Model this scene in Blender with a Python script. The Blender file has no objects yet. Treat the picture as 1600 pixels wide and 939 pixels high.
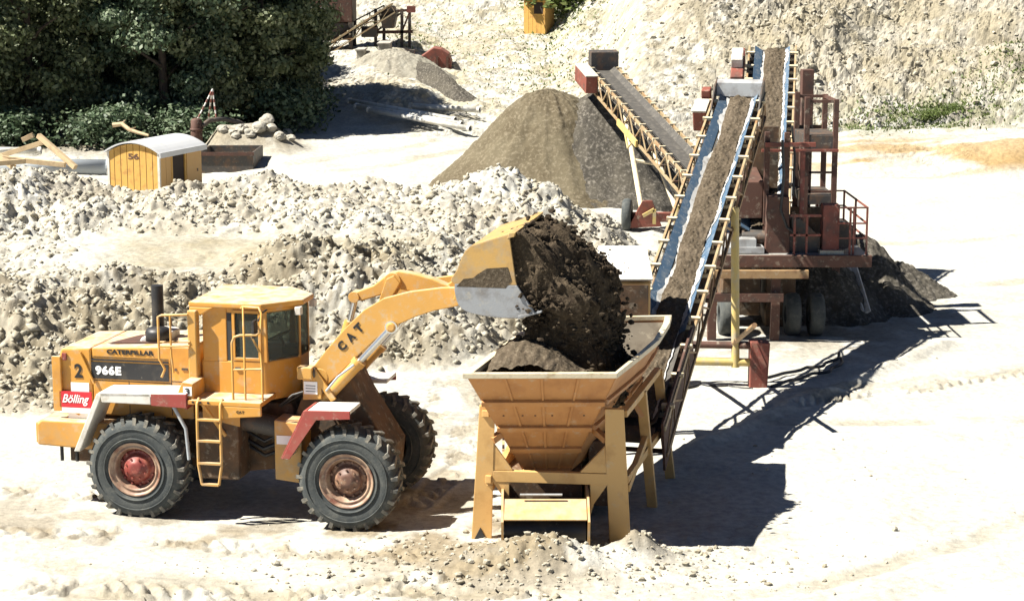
import bpy, bmesh, math, random
import numpy as np
from mathutils import Vector, Matrix, Euler
random.seed(7)
rng = np.random.default_rng(7)
R = math.radians
C = bpy.context.scene.collection

# ---------------------------------------------------------------- camera, world, sun, exposure
scene = bpy.context.scene
cam = bpy.data.cameras.new('camera'); cam_ob = bpy.data.objects.new('camera', cam); C.objects.link(cam_ob)
CAM_H, PITCH, FPX = 8.9, R(10.4), 3000.0
cam_ob.location = (0, 0, CAM_H); cam_ob.rotation_euler = (R(90) - PITCH, 0, 0)
cam.sensor_width = 36.0; cam.lens = 36.0 * FPX / 1600.0
cam.clip_start = 0.5; cam.clip_end = 2000
scene.camera = cam_ob

SUN_TO = Vector((-0.99, -0.20, 1.30)).normalized()
el = math.asin(SUN_TO.z); az = math.atan2(SUN_TO.x, SUN_TO.y)
w = bpy.data.worlds.new('World'); scene.world = w; w.use_nodes = True
nt = w.node_tree; bg = nt.nodes['Background']
sky = nt.nodes.new('ShaderNodeTexSky'); sky.sky_type = 'NISHITA'; sky.sun_disc = False
sky.sun_elevation = el; sky.sun_rotation = az % (2 * math.pi)
nt.links.new(sky.outputs[0], bg.inputs[0]); bg.inputs[1].default_value = 0.05
sky.air_density = 0.3; sky.dust_density = 0.0; sky.ozone_density = 0.3            # very clear, deep blue summer sky
sl = bpy.data.lights.new('sun', 'SUN'); sl.energy = 5.0; sl.angle = R(0.5); sl.color = (1.0, 0.95, 0.86)
so = bpy.data.objects.new('sun', sl); C.objects.link(so); so.location = (-30, 0, 40)
so.rotation_euler = SUN_TO.to_track_quat('Z', 'Y').to_euler()
scene.view_settings.view_transform = 'Standard'; scene.view_settings.look = 'None'
scene.view_settings.exposure = 1.5; scene.view_settings.gamma = 1.0

# ---------------------------------------------------------------- helpers
cP, sP = math.cos(PITCH), math.sin(PITCH)
def at(px, py, Yd):                     # the point on the line of sight of a photo pixel at ground distance Yd
    u = (px - 800) / FPX; v = (py - 469.5) / FPX
    t = Yd / (cP - v * sP)
    return Vector((u * t, Yd, CAM_H + t * (-sP - v * cP)))

def V(*a): return Vector(a)

class MB:
    def __init__(s): s.v = []; s.f = []; s.s = []
    def add(s, vs, fs, smooth=False):
        n = len(s.v); s.v += [tuple(p) for p in vs]
        for f in fs: s.f.append(tuple(i + n for i in f)); s.s.append(smooth)
        return s
    def hexa(s, p):                     # p: 4 bottom then 4 top, counter-clockwise seen from top
        return s.add(p, [(3,2,1,0),(4,5,6,7),(0,1,5,4),(1,2,6,5),(2,3,7,6),(3,0,4,7)])
    def box(s, x0, x1, y0, y1, z0, z1):
        return s.hexa([(x0,y0,z0),(x1,y0,z0),(x1,y1,z0),(x0,y1,z0),(x0,y0,z1),(x1,y0,z1),(x1,y1,z1),(x0,y1,z1)])
    def beam(s, a, b, w, h, up=(0,0,1)):
        a = Vector(a); b = Vector(b); d = (b - a).normalized(); up = Vector(up)
        if abs(d.dot(up)) > 0.98: up = Vector((0,1,0))
        x = d.cross(up).normalized() * (w / 2); y = x.cross(d).normalized() * (h / 2)
        return s.hexa([a-x-y, a+x-y, b+x-y, b-x-y, a-x+y, a+x+y, b+x+y, b-x+y])
    def tube(s, pts, r, n=8, smooth=True):
        pts = [Vector(p) for p in pts]; rs = r if isinstance(r, (list, tuple)) else [r] * len(pts)
        vs = []; fs = []; prev = None
        for i, p in enumerate(pts):
            d = (pts[min(i+1, len(pts)-1)] - pts[max(i-1, 0)]).normalized()
            if prev is None:
                u = d.cross(Vector((0,0,1)) if abs(d.z) < 0.9 else Vector((1,0,0))).normalized()
            else: u = (prev - d * prev.dot(d)).normalized()
            prev = u; q = d.cross(u)
            for k in range(n):
                t = 2 * math.pi * k / n
                vs.append(p + (u * math.cos(t) + q * math.sin(t)) * rs[i])
        for i in range(len(pts) - 1):
            for k in range(n):
                k2 = (k + 1) % n
                fs.append((i*n+k, i*n+k2, (i+1)*n+k2, (i+1)*n+k))
        s.add(vs, fs, smooth)
        s.add(vs[:n], [tuple(range(n))[::-1]]); s.add(vs[-n:], [tuple(range(n))])
        return s
    def prism(s, poly, axis, a, b):     # polygon in the plane across the axis, extruded from a to b
        def mk(p, t):
            if axis == 'y': return (p[0], t, p[1])
            if axis == 'x': return (t, p[0], p[1])
            return (p[0], p[1], t)
        n = len(poly); vs = [mk(p, a) for p in poly] + [mk(p, b) for p in poly]
        fs = [tuple(range(n)), tuple(range(2*n-1, n-1, -1))] + [(i, i+n, (i+1) % n + n, (i+1) % n) for i in range(n)]
        return s.add(vs, fs)
    def plate(s, quad, t):              # polygon with thickness along its normal
        q = [Vector(p) for p in quad]; nrm = (q[1]-q[0]).cross(q[2]-q[0]).normalized() * t
        n = len(q); vs = q + [p + nrm for p in q]
        return s.add(vs, [tuple(range(n))[::-1], tuple(range(n, 2*n))] + [(i, (i+1) % n, (i+1) % n + n, i + n) for i in range(n)])
    def lathe(s, prof, o, ax, n=32, smooth=True, closed=False):
        o = Vector(o); ax = Vector(ax).normalized()
        u = ax.cross(Vector((0,0,1)) if abs(ax.z) < 0.9 else Vector((1,0,0))).normalized(); q = ax.cross(u)
        vs = []; fs = []
        for r, hh in prof:
            for k in range(n):
                t = 2 * math.pi * k / n
                vs.append(o + ax * hh + (u * math.cos(t) + q * math.sin(t)) * max(r, 1e-4))
        for i in range(len(prof) - 1):
            for k in range(n):
                k2 = (k+1) % n
                fs.append((i*n+k, i*n+k2, (i+1)*n+k2, (i+1)*n+k))
        return s.add(vs, fs, smooth)
    def mesh(s, name, mat, off=None):
        me = bpy.data.meshes.new(name)
        vs = s.v if off is None else [tuple(off @ Vector(p)) for p in s.v]
        me.from_pydata(vs, [], s.f); me.update()
        me.polygons.foreach_set('use_smooth', s.s)
        bm = bmesh.new(); bm.from_mesh(me); bmesh.ops.recalc_face_normals(bm, faces=bm.faces); bm.to_mesh(me); bm.free()
        if mat: me.materials.append(mat)
        return me
    def build_each(s, name, mat, parent=None, bevel=0, world=False):   # every separate piece becomes a part of its own
        key = {}; vid = [key.setdefault(tuple(round(c, 4) for c in p), i) for i, p in enumerate(s.v)]
        par = list(range(len(s.v)))
        def find(i):
            while par[i] != i: par[i] = par[par[i]]; i = par[i]
            return i
        for f in s.f:
            for k in f: par[find(vid[k])] = find(vid[f[0]])
        groups = {}
        for f, sm in zip(s.f, s.s): groups.setdefault(find(vid[f[0]]), []).append((f, sm))
        out = []
        for g in groups.values():
            m = MB(); ids = sorted({k for f, _ in g for k in f}); mp = {k: i for i, k in enumerate(ids)}
            m.v = [s.v[k] for k in ids]; m.f = [tuple(mp[k] for k in f) for f, _ in g]; m.s = [sm for _, sm in g]
            out.append(m.build(name, mat, parent, bevel, world))
        return out
    def build(s, name, mat, parent=None, bevel=0, world=False, label=None, kind=None):
        off = parent_matrix(parent).inverted() if (world and parent) else None
        return link(name, s.mesh(name, mat, off), parent, bevel, label, kind)

def parent_matrix(o):
    m = Matrix.LocRotScale(o.location, o.rotation_euler, None)
    return m if o.parent is None else parent_matrix(o.parent) @ m

def link(name, me, parent=None, bevel=0, label=None, kind=None):
    o = bpy.data.objects.new(name, me); C.objects.link(o)
    if parent: o.parent = parent
    if bevel:
        m = o.modifiers.new('bevel', 'BEVEL'); m.width = bevel; m.segments = 2; m.limit_method = 'ANGLE'; m.angle_limit = R(40)
    if label: o['label'] = label
    if kind: o['kind'] = kind
    return o

def tag(o, label, cat, group=None):
    o['label'] = label; o['category'] = cat
    if group: o['group'] = group
    return o

def thing(name, label, cat, loc=(0,0,0), rot=(0,0,0), group=None):
    o = bpy.data.objects.new(name, None); C.objects.link(o); o.empty_display_size = 0.3
    o.location = loc; o.rotation_euler = rot
    return tag(o, label, cat, group)

def copy_tree(o, parent=None):
    c = o.copy(); C.objects.link(c); c.parent = parent
    for ch in list(o.children): copy_tree(ch, c)
    return c

def place(me_name, me, parent, loc, rot=(0,0,0)):
    o = link(me_name, me, parent); o.location = loc; o.rotation_euler = rot
    return o

# ---------------------------------------------------------------- materials
def mat(name, col, rough=0.6, col2=None, amt=0.5, scale=3.0, dust=0.0, bump=0.0, bscale=30.0, metal=0.0, dustcol=(0.42,0.38,0.29), detail=6, lit_top=0.0, mud=0.0):
    m = bpy.data.materials.new(name); m.use_nodes = True; t = m.node_tree; N = t.nodes; L = t.links
    b = N['Principled BSDF']; b.inputs['Roughness'].default_value = rough; b.inputs['Metallic'].default_value = metal
    tc = N.new('ShaderNodeTexCoord')
    def noise(sc, det=detail, r=0.6):
        n = N.new('ShaderNodeTexNoise'); n.inputs['Scale'].default_value = sc; n.inputs['Detail'].default_value = det
        n.inputs['Roughness'].default_value = r; L.new(tc.outputs['Object'], n.inputs['Vector']); return n
    def ramp(src, a, bb):
        r = N.new('ShaderNodeMapRange'); r.inputs['From Min'].default_value = a; r.inputs['From Max'].default_value = bb
        L.new(src, r.inputs['Value']); return r.outputs[0]
    def mix(fac, A, B):
        x = N.new('ShaderNodeMix'); x.data_type = 'RGBA'
        if isinstance(fac, float): x.inputs[0].default_value = fac
        else: L.new(fac, x.inputs[0])
        for k, c in ((6, A), (7, B)):
            if isinstance(c, tuple): x.inputs[k].default_value = (*c, 1)
            else: L.new(c, x.inputs[k])
        return x.outputs[2]
    cur = tuple(col)
    if col2: cur = mix(ramp(noise(scale).outputs[0], 0.62 - amt * 0.3, 0.68), cur, tuple(col2))
    if dust:
        nd = noise(scale * 2.3, 8, 0.7)
        cur = mix(ramp(nd.outputs[0], 0.68 - dust * 0.4, 0.85), cur, tuple(dustcol))
    if lit_top:                          # upward faces paled: blown-out sunlit tops painted in as clay dust
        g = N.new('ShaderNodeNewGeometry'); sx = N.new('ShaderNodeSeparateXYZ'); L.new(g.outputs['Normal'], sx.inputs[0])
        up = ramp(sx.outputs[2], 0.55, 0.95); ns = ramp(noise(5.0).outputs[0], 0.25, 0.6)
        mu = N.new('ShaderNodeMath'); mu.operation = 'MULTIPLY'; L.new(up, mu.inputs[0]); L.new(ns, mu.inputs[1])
        m2 = N.new('ShaderNodeMath'); m2.operation = 'MULTIPLY'; m2.inputs[1].default_value = lit_top; L.new(mu.outputs[0], m2.inputs[0])
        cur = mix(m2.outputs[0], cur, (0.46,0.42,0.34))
    if mud:                             # dried clay splashed on the lower parts of a machine
        sz = N.new('ShaderNodeSeparateXYZ'); L.new(tc.outputs['Object'], sz.inputs[0])
        lowz = ramp(sz.outputs[2], 2.0, 0.6); nm = ramp(noise(6.0, 8, 0.7).outputs[0], 0.35, 0.65)
        mm = N.new('ShaderNodeMath'); mm.operation = 'MULTIPLY'; L.new(lowz, mm.inputs[0]); L.new(nm, mm.inputs[1])
        m3 = N.new('ShaderNodeMath'); m3.operation = 'MULTIPLY'; m3.inputs[1].default_value = mud; L.new(mm.outputs[0], m3.inputs[0])
        cur = mix(m3.outputs[0], cur, (0.30,0.25,0.17))
    if isinstance(cur, tuple): b.inputs['Base Color'].default_value = (*cur, 1)
    else: L.new(cur, b.inputs['Base Color'])
    if bump:
        bn = noise(bscale, 5); bp = N.new('ShaderNodeBump'); bp.inputs['Strength'].default_value = bump; bp.inputs['Distance'].default_value = 0.02
        L.new(bn.outputs[0], bp.inputs['Height']); L.new(bp.outputs[0], b.inputs['Normal'])
    return m

M = {}
M['yellow'] = mat('loader_yellow_paint', (0.55,0.265,0.042), 0.5, (0.43,0.20,0.04), 0.4, 2.0, 0.34, 0.06, 60, lit_top=0.95, mud=0.6)
M['armyellow'] = mat('arm_yellow_paint', (0.53,0.285,0.065), 0.5, (0.5,0.27,0.06), 0.4, 3.0, 0.4, 0.06, 60, lit_top=0.6, mud=0.6)
M['hopper'] = mat('hopper_orange_paint', (0.44,0.21,0.07), 0.55, (0.34,0.15,0.05), 0.5, 2.6, 0.3, 0.1, 40)
M['hopperleg'] = mat('hopper_frame_paint', (0.52,0.32,0.115), 0.55, (0.40,0.23,0.075), 0.35, 2.2, 0.3, 0.1, 40)
M['rim'] = mat('hopper_rim_pale_steel', (0.60,0.52,0.36), 0.5, (0.4,0.3,0.17), 0.4, 6, 0.5, 0.2, 40)
M['white'] = mat('white_paint', (0.62,0.60,0.55), 0.5, (0.46,0.42,0.34), 0.35, 4, 0.4, mud=0.7)
M['decal'] = mat('white_decal', (0.8,0.8,0.78), 0.5)
M['red'] = mat('red_paint', (0.28,0.045,0.035), 0.5, (0.22,0.06,0.04), 0.4, 4, 0.3, mud=0.5)
M['redplate'] = mat('red_sign_paint', (0.5,0.02,0.03), 0.45)
M['black'] = mat('black_paint', (0.014,0.014,0.015), 0.5, (0.04,0.036,0.03), 0.4, 5, 0.15)
M['letter'] = mat('black_lettering', (0.012,0.012,0.012), 0.5)
M['rubber'] = mat('tyre_rubber', (0.045,0.052,0.052), 0.9, (0.085,0.09,0.083), 0.5, 3, 0.45, 0.3, 40, dustcol=(0.14,0.14,0.12))
M['lug'] = mat('tyre_tread_dusty', (0.065,0.066,0.062), 0.9, (0.20,0.185,0.15), 0.8, 5, 0.5)
M['rimcream'] = mat('wheel_rim_rust_cream', (0.36,0.25,0.17), 0.5, (0.14,0.05,0.03), 0.7, 5, 0.3)
M['hubred'] = mat('hub_red', (0.19,0.034,0.026), 0.5, (0.4,0.12,0.08), 0.4, 8, 0.3)
M['hubbrown'] = mat('hub_brown', (0.12,0.06,0.04), 0.55, (0.34,0.2,0.12), 0.5, 6, 0.3)
M['chassis'] = mat('chassis_grime', (0.12,0.065,0.03), 0.75, (0.045,0.034,0.024), 0.7, 3, 0.35, 0.2, 30)
M['glass'] = bpy.data.materials.new('cab_glass'); M['glass'].use_nodes = True
_b = M['glass'].node_tree.nodes['Principled BSDF']; _b.inputs['Base Color'].default_value = (0.34,0.39,0.35,1); _b.inputs['Roughness'].default_value = 0.03
_b.inputs['Transmission Weight'].default_value = 0.88; _b.inputs['IOR'].default_value = 1.03
M['bucketpaint'] = mat('worn_bucket_paint', (0.42,0.255,0.075), 0.6, (0.26,0.17,0.08), 0.6, 2.5, 0.55, 0.15, 40, dustcol=(0.30,0.25,0.17))
M['bucketsteel'] = mat('scoured_bucket_steel', (0.27,0.28,0.29), 0.45, (0.17,0.16,0.15), 0.5, 3.5, 0.3, 0.2, 40, metal=0.2)
M['steel'] = mat('worn_steel', (0.42,0.43,0.43), 0.42, (0.28,0.27,0.26), 0.5, 4, 0.25, 0.15, 40, metal=0.3)
M['chrome'] = mat('cylinder_rod', (0.6,0.6,0.58), 0.25, metal=0.9)
M['grey'] = mat('grey_steel', (0.28,0.28,0.27), 0.5, (0.16,0.13,0.1), 0.4, 3, 0.4)
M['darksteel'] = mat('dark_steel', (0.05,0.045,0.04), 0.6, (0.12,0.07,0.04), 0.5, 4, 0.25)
M['rust'] = mat('rusty_steel', (0.085,0.038,0.025), 0.75, (0.045,0.028,0.021), 0.5, 3, 0.3, 0.2, 30)
M['rustred'] = mat('rusty_red_paint', (0.19,0.052,0.034), 0.65, (0.085,0.038,0.028), 0.5, 3, 0.3, 0.15, 30)
M['tanrail'] = mat('conveyor_rail_paint', (0.31,0.24,0.135), 0.6, (0.26,0.14,0.06), 0.6, 3, 0.4, 0.1, 40)
M['postyellow'] = mat('post_yellow_paint', (0.46,0.35,0.12), 0.55, (0.36,0.31,0.21), 0.5, 4, 0.3)
M['bluebelt'] = mat('blue_belt_edge', (0.042,0.085,0.14), 0.75, (0.12,0.15,0.18), 0.45, 6, 0.25, dustcol=(0.75,0.78,0.8))
M['chalk'] = mat('chalky_residue', (0.38,0.38,0.37), 0.9, (0.22,0.205,0.175), 0.4, 8)
M['belt'] = mat('black_belt_rubber', (0.05,0.046,0.04), 0.8, (0.10,0.09,0.075), 0.5, 6, 0.2)
M['roofgrey'] = mat('hut_roof_sheet', (0.46,0.47,0.48), 0.5, (0.42,0.43,0.44), 0.4, 2, 0.3)
M['hutyellow'] = mat('hut_yellow_boards', (0.50,0.29,0.065), 0.65, (0.38,0.20,0.05), 0.4, 4, 0.25)
M['huttan'] = mat('hut_side_boards', (0.46,0.27,0.09), 0.6, (0.48,0.28,0.09), 0.4, 4, 0.25)
M['shade_fill'] = mat('dark_interior', (0.03,0.02,0.015), 0.9)  # near-black fill painting the shade inside doorway, window and pipe ends
M['timber'] = mat('weathered_timber', (0.45,0.34,0.2), 0.8, (0.28,0.2,0.12), 0.5, 4)
M['pipe'] = mat('grey_pipe', (0.34,0.37,0.39), 0.5, (0.22,0.22,0.22), 0.4, 2, 0.3)
M['palepipe'] = mat('pale_pipe', (0.62,0.61,0.56), 0.5, (0.4,0.36,0.28), 0.4, 2, 0.3)
M['concrete'] = mat('concrete_wall', (0.33,0.31,0.27), 0.9, (0.22,0.2,0.17), 0.4, 2, 0.2, 0.2, 20)
M['bark'] = mat('bark', (0.07,0.05,0.035), 0.9, (0.12,0.09,0.06), 0.5, 4, 0, 0.4, 20)
M['boulder'] = mat('pale_boulder', (0.33,0.31,0.26), 0.9, (0.3,0.27,0.21), 0.5, 3, 0.2, 0.3, 15)
M['interior'] = mat('cab_interior', (0.03,0.03,0.03), 0.7)

def soil_mat(name, c1, c2, c3, s1=2.5, s2=22.0, bump=0.6):
    m = bpy.data.materials.new(name); m.use_nodes = True; t = m.node_tree; N = t.nodes; L = t.links
    b = N['Principled BSDF']; b.inputs['Roughness'].default_value = 0.95; b.inputs['Specular IOR Level'].default_value = 0.15
    tc = N.new('ShaderNodeTexCoord')
    n1 = N.new('ShaderNodeTexNoise'); n1.inputs['Scale'].default_value = s1; n1.inputs['Detail'].default_value = 6
    n2 = N.new('ShaderNodeTexNoise'); n2.inputs['Scale'].default_value = s2; n2.inputs['Detail'].default_value = 4; n2.inputs['Roughness'].default_value = 0.7
    for n in (n1, n2): L.new(tc.outputs['Object'], n.inputs['Vector'])
    r1 = N.new('ShaderNodeMapRange'); r1.inputs[1].default_value = 0.4; r1.inputs[2].default_value = 0.62; L.new(n1.outputs[0], r1.inputs[0])
    r2 = N.new('ShaderNodeMapRange'); r2.inputs[1].default_value = 0.5; r2.inputs[2].default_value = 0.72; L.new(n2.outputs[0], r2.inputs[0])
    x1 = N.new('ShaderNodeMix'); x1.data_type = 'RGBA'; x1.inputs[6].default_value = (*c1,1); x1.inputs[7].default_value = (*c2,1); L.new(r1.outputs[0], x1.inputs[0])
    x2 = N.new('ShaderNodeMix'); x2.data_type = 'RGBA'; L.new(x1.outputs[2], x2.inputs[6]); x2.inputs[7].default_value = (*c3,1); L.new(r2.outputs[0], x2.inputs[0])
    L.new(x2.outputs[2], b.inputs['Base Color'])
    bp = N.new('ShaderNodeBump'); bp.inputs['Strength'].default_value = bump; bp.inputs['Distance'].default_value = 0.05
    L.new(n2.outputs[0], bp.inputs['Height']); L.new(bp.outputs[0], b.inputs['Normal'])
    return m
M['soil'] = soil_mat('dark_damp_soil', (0.032,0.023,0.015), (0.055,0.041,0.026), (0.12,0.092,0.06))
M['beltsoil'] = soil_mat('gravelly_soil', (0.06,0.046,0.03), (0.09,0.07,0.048), (0.17,0.14,0.1), 3, 18)
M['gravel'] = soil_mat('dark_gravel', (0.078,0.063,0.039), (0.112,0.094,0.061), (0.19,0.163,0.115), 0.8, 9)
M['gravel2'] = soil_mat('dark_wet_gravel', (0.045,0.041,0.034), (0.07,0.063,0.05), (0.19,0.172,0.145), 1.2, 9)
M['liner'] = mat('worn_hopper_liner', (0.17,0.145,0.11), 0.6, (0.09,0.07,0.05), 0.5, 3, 0.3)
M['clod'] = soil_mat('clay_clod', (0.36,0.335,0.27), (0.27,0.24,0.175), (0.42,0.40,0.34), 1.0, 12, 0.4)

# ---------------------------------------------------------------- noise in numpy
def h2(ix, iy, seed):
    n = (ix.astype(np.int64) * 374761393 + iy.astype(np.int64) * 668265263 + seed * 974634777) & 0xFFFFFFFF
    n = ((n ^ (n >> 13)) * 1274126177) & 0xFFFFFFFF
    n = ((n ^ (n >> 16)) * 2246822519) & 0xFFFFFFFF
    return ((n ^ (n >> 15)) & 0xFFFFFF) / float(0xFFFFFF)
def vnoise(x, y, seed=0):
    ix = np.floor(x); iy = np.floor(y); fx = x - ix; fy = y - iy
    fx = fx * fx * (3 - 2 * fx); fy = fy * fy * (3 - 2 * fy)
    a = h2(ix, iy, seed); b = h2(ix+1, iy, seed); c = h2(ix, iy+1, seed); d = h2(ix+1, iy+1, seed)
    return (a * (1-fx) + b * fx) * (1-fy) + (c * (1-fx) + d * fx) * fy
def fbm(x, y, seed=0, o=4, g=0.5):
    s = np.zeros_like(x); a = 1.0; t = 0
    for k in range(o):
        s += a * vnoise(x * 2**k, y * 2**k, seed + k * 17); t += a; a *= g
    return s / t
def worley(x, y, seed=0):
    ix = np.floor(x); iy = np.floor(y); best = np.full(x.shape, 9.0); rid = np.zeros_like(x)
    for dx in (-1, 0, 1):
        for dy in (-1, 0, 1):
            jx = ix + dx; jy = iy + dy
            px = jx + h2(jx, jy, seed); py = jy + h2(jx, jy, seed + 5)
            d = (px - x) ** 2 + (py - y) ** 2
            m = d < best; best = np.where(m, d, best); rid = np.where(m, h2(jx, jy, seed + 9), rid)
    return np.sqrt(best), rid
def billow(x, y, seed=0):               # puffy lumps parted by sharp creases
    return np.abs(2 * vnoise(x, y, seed) - 1) * .65 + np.abs(2 * vnoise(x * 2.03 + 7.1, y * 2.03 + 3.3, seed + 1) - 1) * .35
def clods(x, y, seed=0):                # rounded lumps of random height
    d, r = worley(x, y, seed)
    return np.clip(1 - (d / 0.62) ** 2, 0, 1) * (0.15 + 0.85 * r)

def grid_mesh(name, P, nr, nc, mat_, attr=None, smooth=True, crisp=None):
    me = bpy.data.meshes.new(name)
    me.vertices.add(nr * nc); me.vertices.foreach_set('co', P.astype(np.float32).ravel())
    i = np.arange(nr - 1)[:, None] * nc + np.arange(nc - 1)[None, :]
    q = np.stack([i, i + 1, i + nc + 1, i + nc], -1).reshape(-1, 4)
    nf = len(q); me.loops.add(nf * 4); me.loops.foreach_set('vertex_index', q.astype(np.int32).ravel())
    me.polygons.add(nf); me.polygons.foreach_set('loop_start', np.arange(nf, dtype=np.int32) * 4)
    me.polygons.foreach_set('use_smooth', np.full(nf, smooth) if crisp is None else ~crisp.reshape(nr, nc)[:-1, :-1].ravel())
    if attr is not None:
        a = me.color_attributes.new('tone', 'FLOAT_COLOR', 'POINT')
        a.data.foreach_set('color', np.concatenate([attr, np.ones((len(attr), 1))], 1).astype(np.float32).ravel())
    me.update(calc_edges=True); me.validate()
    me.materials.append(mat_)
    return me
# ---------------------------------------------------------------- terrain
# control profiles by viewing direction: column -> [(distance, height)]
HT = {
 -700: [(20,0),(35,0),(36.5,.1),(39,1.2),(41,2.0),(46,1.8),(49,2.2),(52,3.0),(54.5,2.4),(57,.6),(70,.7),(78,1.0),(100,2),(116,8),(150,26)],
 0:    [(20,0),(36,0),(37,.1),(39.2,1.1),(40.8,1.6),(46.5,1.78),(49,2.2),(52,3.0),(54.5,2.3),(57,.5),(70,.6),(78,1.0),(100,2),(116,8),(150,26)],
 220:  [(20,0),(37,0),(38,.1),(40.0,1.1),(41.7,1.55),(46.8,1.78),(49.5,2.1),(52,2.42),(54.5,1.7),(57,.45),(70,.55),(78,.9),(100,2),(116,8),(150,26)],
 330:  [(20,0),(38.5,0),(39.4,.1),(40.8,1.05),(42.2,1.62),(44.5,1.68),(47,1.76),(49.5,2.05),(52.2,2.42),(54.5,1.7),(57,.45),(70,.55),(78,.9),(100,2),(116,8),(150,26)],
 450:  [(20,0),(39,0),(40,.1),(41.4,1.1),(43.0,2.05),(44.5,1.95),(47,1.75),(49.5,2.15),(52.3,2.68),(54.5,1.9),(57,.5),(66,.6),(75,.9),(84,1.0),(92,1.5),(98,3.0),(104,3.4),(112,4.6),(125,8.6),(150,22)],
 600:  [(20,0),(40,0),(40.8,.15),(42.3,1.2),(44,2.05),(45.2,1.9),(47.4,1.75),(49.5,2.1),(52.3,2.66),(54.5,1.9),(57,.5),(66,.6),(75,.9),(82,.9),(90,1.7),(97,3.3),(103,3.5),(112,4.6),(125,8.6),(150,22)],
 700:  [(20,0),(40.2,0),(41,.3),(42.6,.95),(45,1.35),(47.6,1.7),(50,2.1),(52.3,2.6),(54.5,1.9),(57,.5),(66,.6),(75,.9),(82,.9),(92,1.9),(102,2.9),(110,4.0),(113,4.6),(125,8.6),(150,22)],
 850:  [(20,0),(40.5,0),(41.5,.3),(43,.8),(45.5,1.2),(48,1.6),(50.5,2.1),(52.5,2.4),(54.5,1.7),(57,.5),(66,.6),(75,.8),(82,.9),(92,1.9),(102,2.9),(109,3.9),(113,4.6),(125,8.6),(150,22)],
 930:  [(20,0),(42,0),(44,.35),(48,1.1),(50.5,1.6),(52.5,1.75),(54.5,1.2),(57,.4),(66,.4),(75,.7),(82,1.1),(92,2.5),(102,4.0),(112,7),(125,14),(150,27)],
 1010: [(20,0),(44,0),(47,.3),(50,.6),(53,.5),(56,.3),(66,.3),(75,.6),(82,1.5),(92,4.3),(102,7.0),(112,12),(125,19),(150,28)],
 1100: [(20,0),(70,0),(75,.2),(80,1.2),(85,2.0),(95,6.4),(110,13),(150,29)],
 1250: [(20,0),(75,0),(78.5,.9),(84,1.4),(95,6.3),(110,13),(150,30)],
 1400: [(20,0),(75,0),(78,.9),(80,1.2),(83,1.3),(89,4.2),(91,4.4),(100,9.5),(110,14),(150,30)],
 1600: [(20,0),(74.5,0),(77,1.2),(78.5,1.35),(82,1.4),(88,4.6),(90.6,4.6),(91.2,5.5),(100,10.3),(110,14),(150,30)],
 2300: [(20,0),(74,0),(77,1.3),(82,1.5),(88,4.4),(90.2,4.5),(100,10),(110,14),(150,30)],
}
CH = {  # how churned the ground is
 -700: [(34,0),(36,.9),(41,1),(42,.4),(46,.3),(48,1),(54,1),(56,.3),(60,.15),(100,.4),(110,.8)],
 0:    [(35.5,0),(36.8,.9),(41.5,1),(42.3,.5),(46.5,.35),(48,1),(54,1),(56,.3),(60,.15),(100,.4),(110,.8)],
 220:  [(36.8,0),(38,.9),(42.5,1),(43.1,.2),(46.8,.1),(48.2,1),(54,1),(56,.3),(60,.12),(100,.3),(110,.8)],
 330:  [(38,0),(39.2,1),(42.4,1.05),(43.0,.2),(46.9,.08),(48.3,1),(54,1),(56,.3),(60,.1),(100,.3),(110,.8)],
 450:  [(38.5,0),(39.8,1),(44.2,1.1),(44.8,.15),(47.3,.08),(48.5,1),(54,1),(56,.25),(60,.1),(88,.1),(92,.4),(112,.35),(120,.35)],
 600:  [(39.8,0),(40.6,1),(44.8,1.1),(45.4,.3),(47.4,.25),(48.5,1),(54,1),(56,.2),(60,.08),(85,.1),(90,.35),(112,.35),(120,.35)],
 700:  [(39.8,0),(40.8,.95),(47,1),(48,.9),(54,1),(56,.2),(60,.1),(80,.15),(85,.3),(105,.35),(120,.35)],
 850:  [(40,0),(41,.95),(54,1),(56,.2),(60,.1),(82,.3),(105,.35),(120,.35)],
 930:  [(41.5,0),(43,.9),(54,1),(56,.2),(60,.1),(82,.35),(105,.6),(112,.35),(120,.35)],
 1010: [(43.5,0),(45,.8),(53,.8),(55,.15),(75,.1),(82,.35),(92,.4)],
 1100: [(40,.06),(76,.1),(82,.6),(90,.55)],
 1250: [(40,.05),(74,.05),(77,.15),(81,.2),(83,.8),(90,1)],
 1400: [(40,.05),(74,.05),(76,.2),(81,.2),(84,.9),(89,.8),(91,.5),(95,.9)],
 1600: [(40,.05),(74,.05),(76,.25),(81,.2),(84,.6),(89,.35),(91,.5),(95,.7)],
 2300: [(40,.05),(74,.05),(76,.6),(84,.5),(95,.7)],
}
def table(T, px, Y):
    cols = sorted(T); vals = []
    for c in cols:
        a = np.array(T[c]); vals.append(np.interp(Y, a[:, 0], a[:, 1]))
    vals = np.stack(vals, 0)            # columns x rows
    k = np.clip(np.searchsorted(cols, px) - 1, 0, len(cols) - 2)
    ca = np.array(cols, float); t = np.clip((px - ca[k]) / (ca[k+1] - ca[k]), 0, 1); t = t * t * (3 - 2 * t)
    rows = np.arange(len(Y))[:, None] if px.ndim == 2 else np.arange(len(Y))
    return vals[k, rows] * (1 - t) + vals[k+1, rows] * t
def px_of(x, Y): return 800 + FPX * x / np.maximum(Y * 0.983 + 1.3, 4)
def sstep(a, b, x):
    t = np.clip((x - a) / (b - a), 0, 1); return t * t * (3 - 2 * t)

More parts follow.
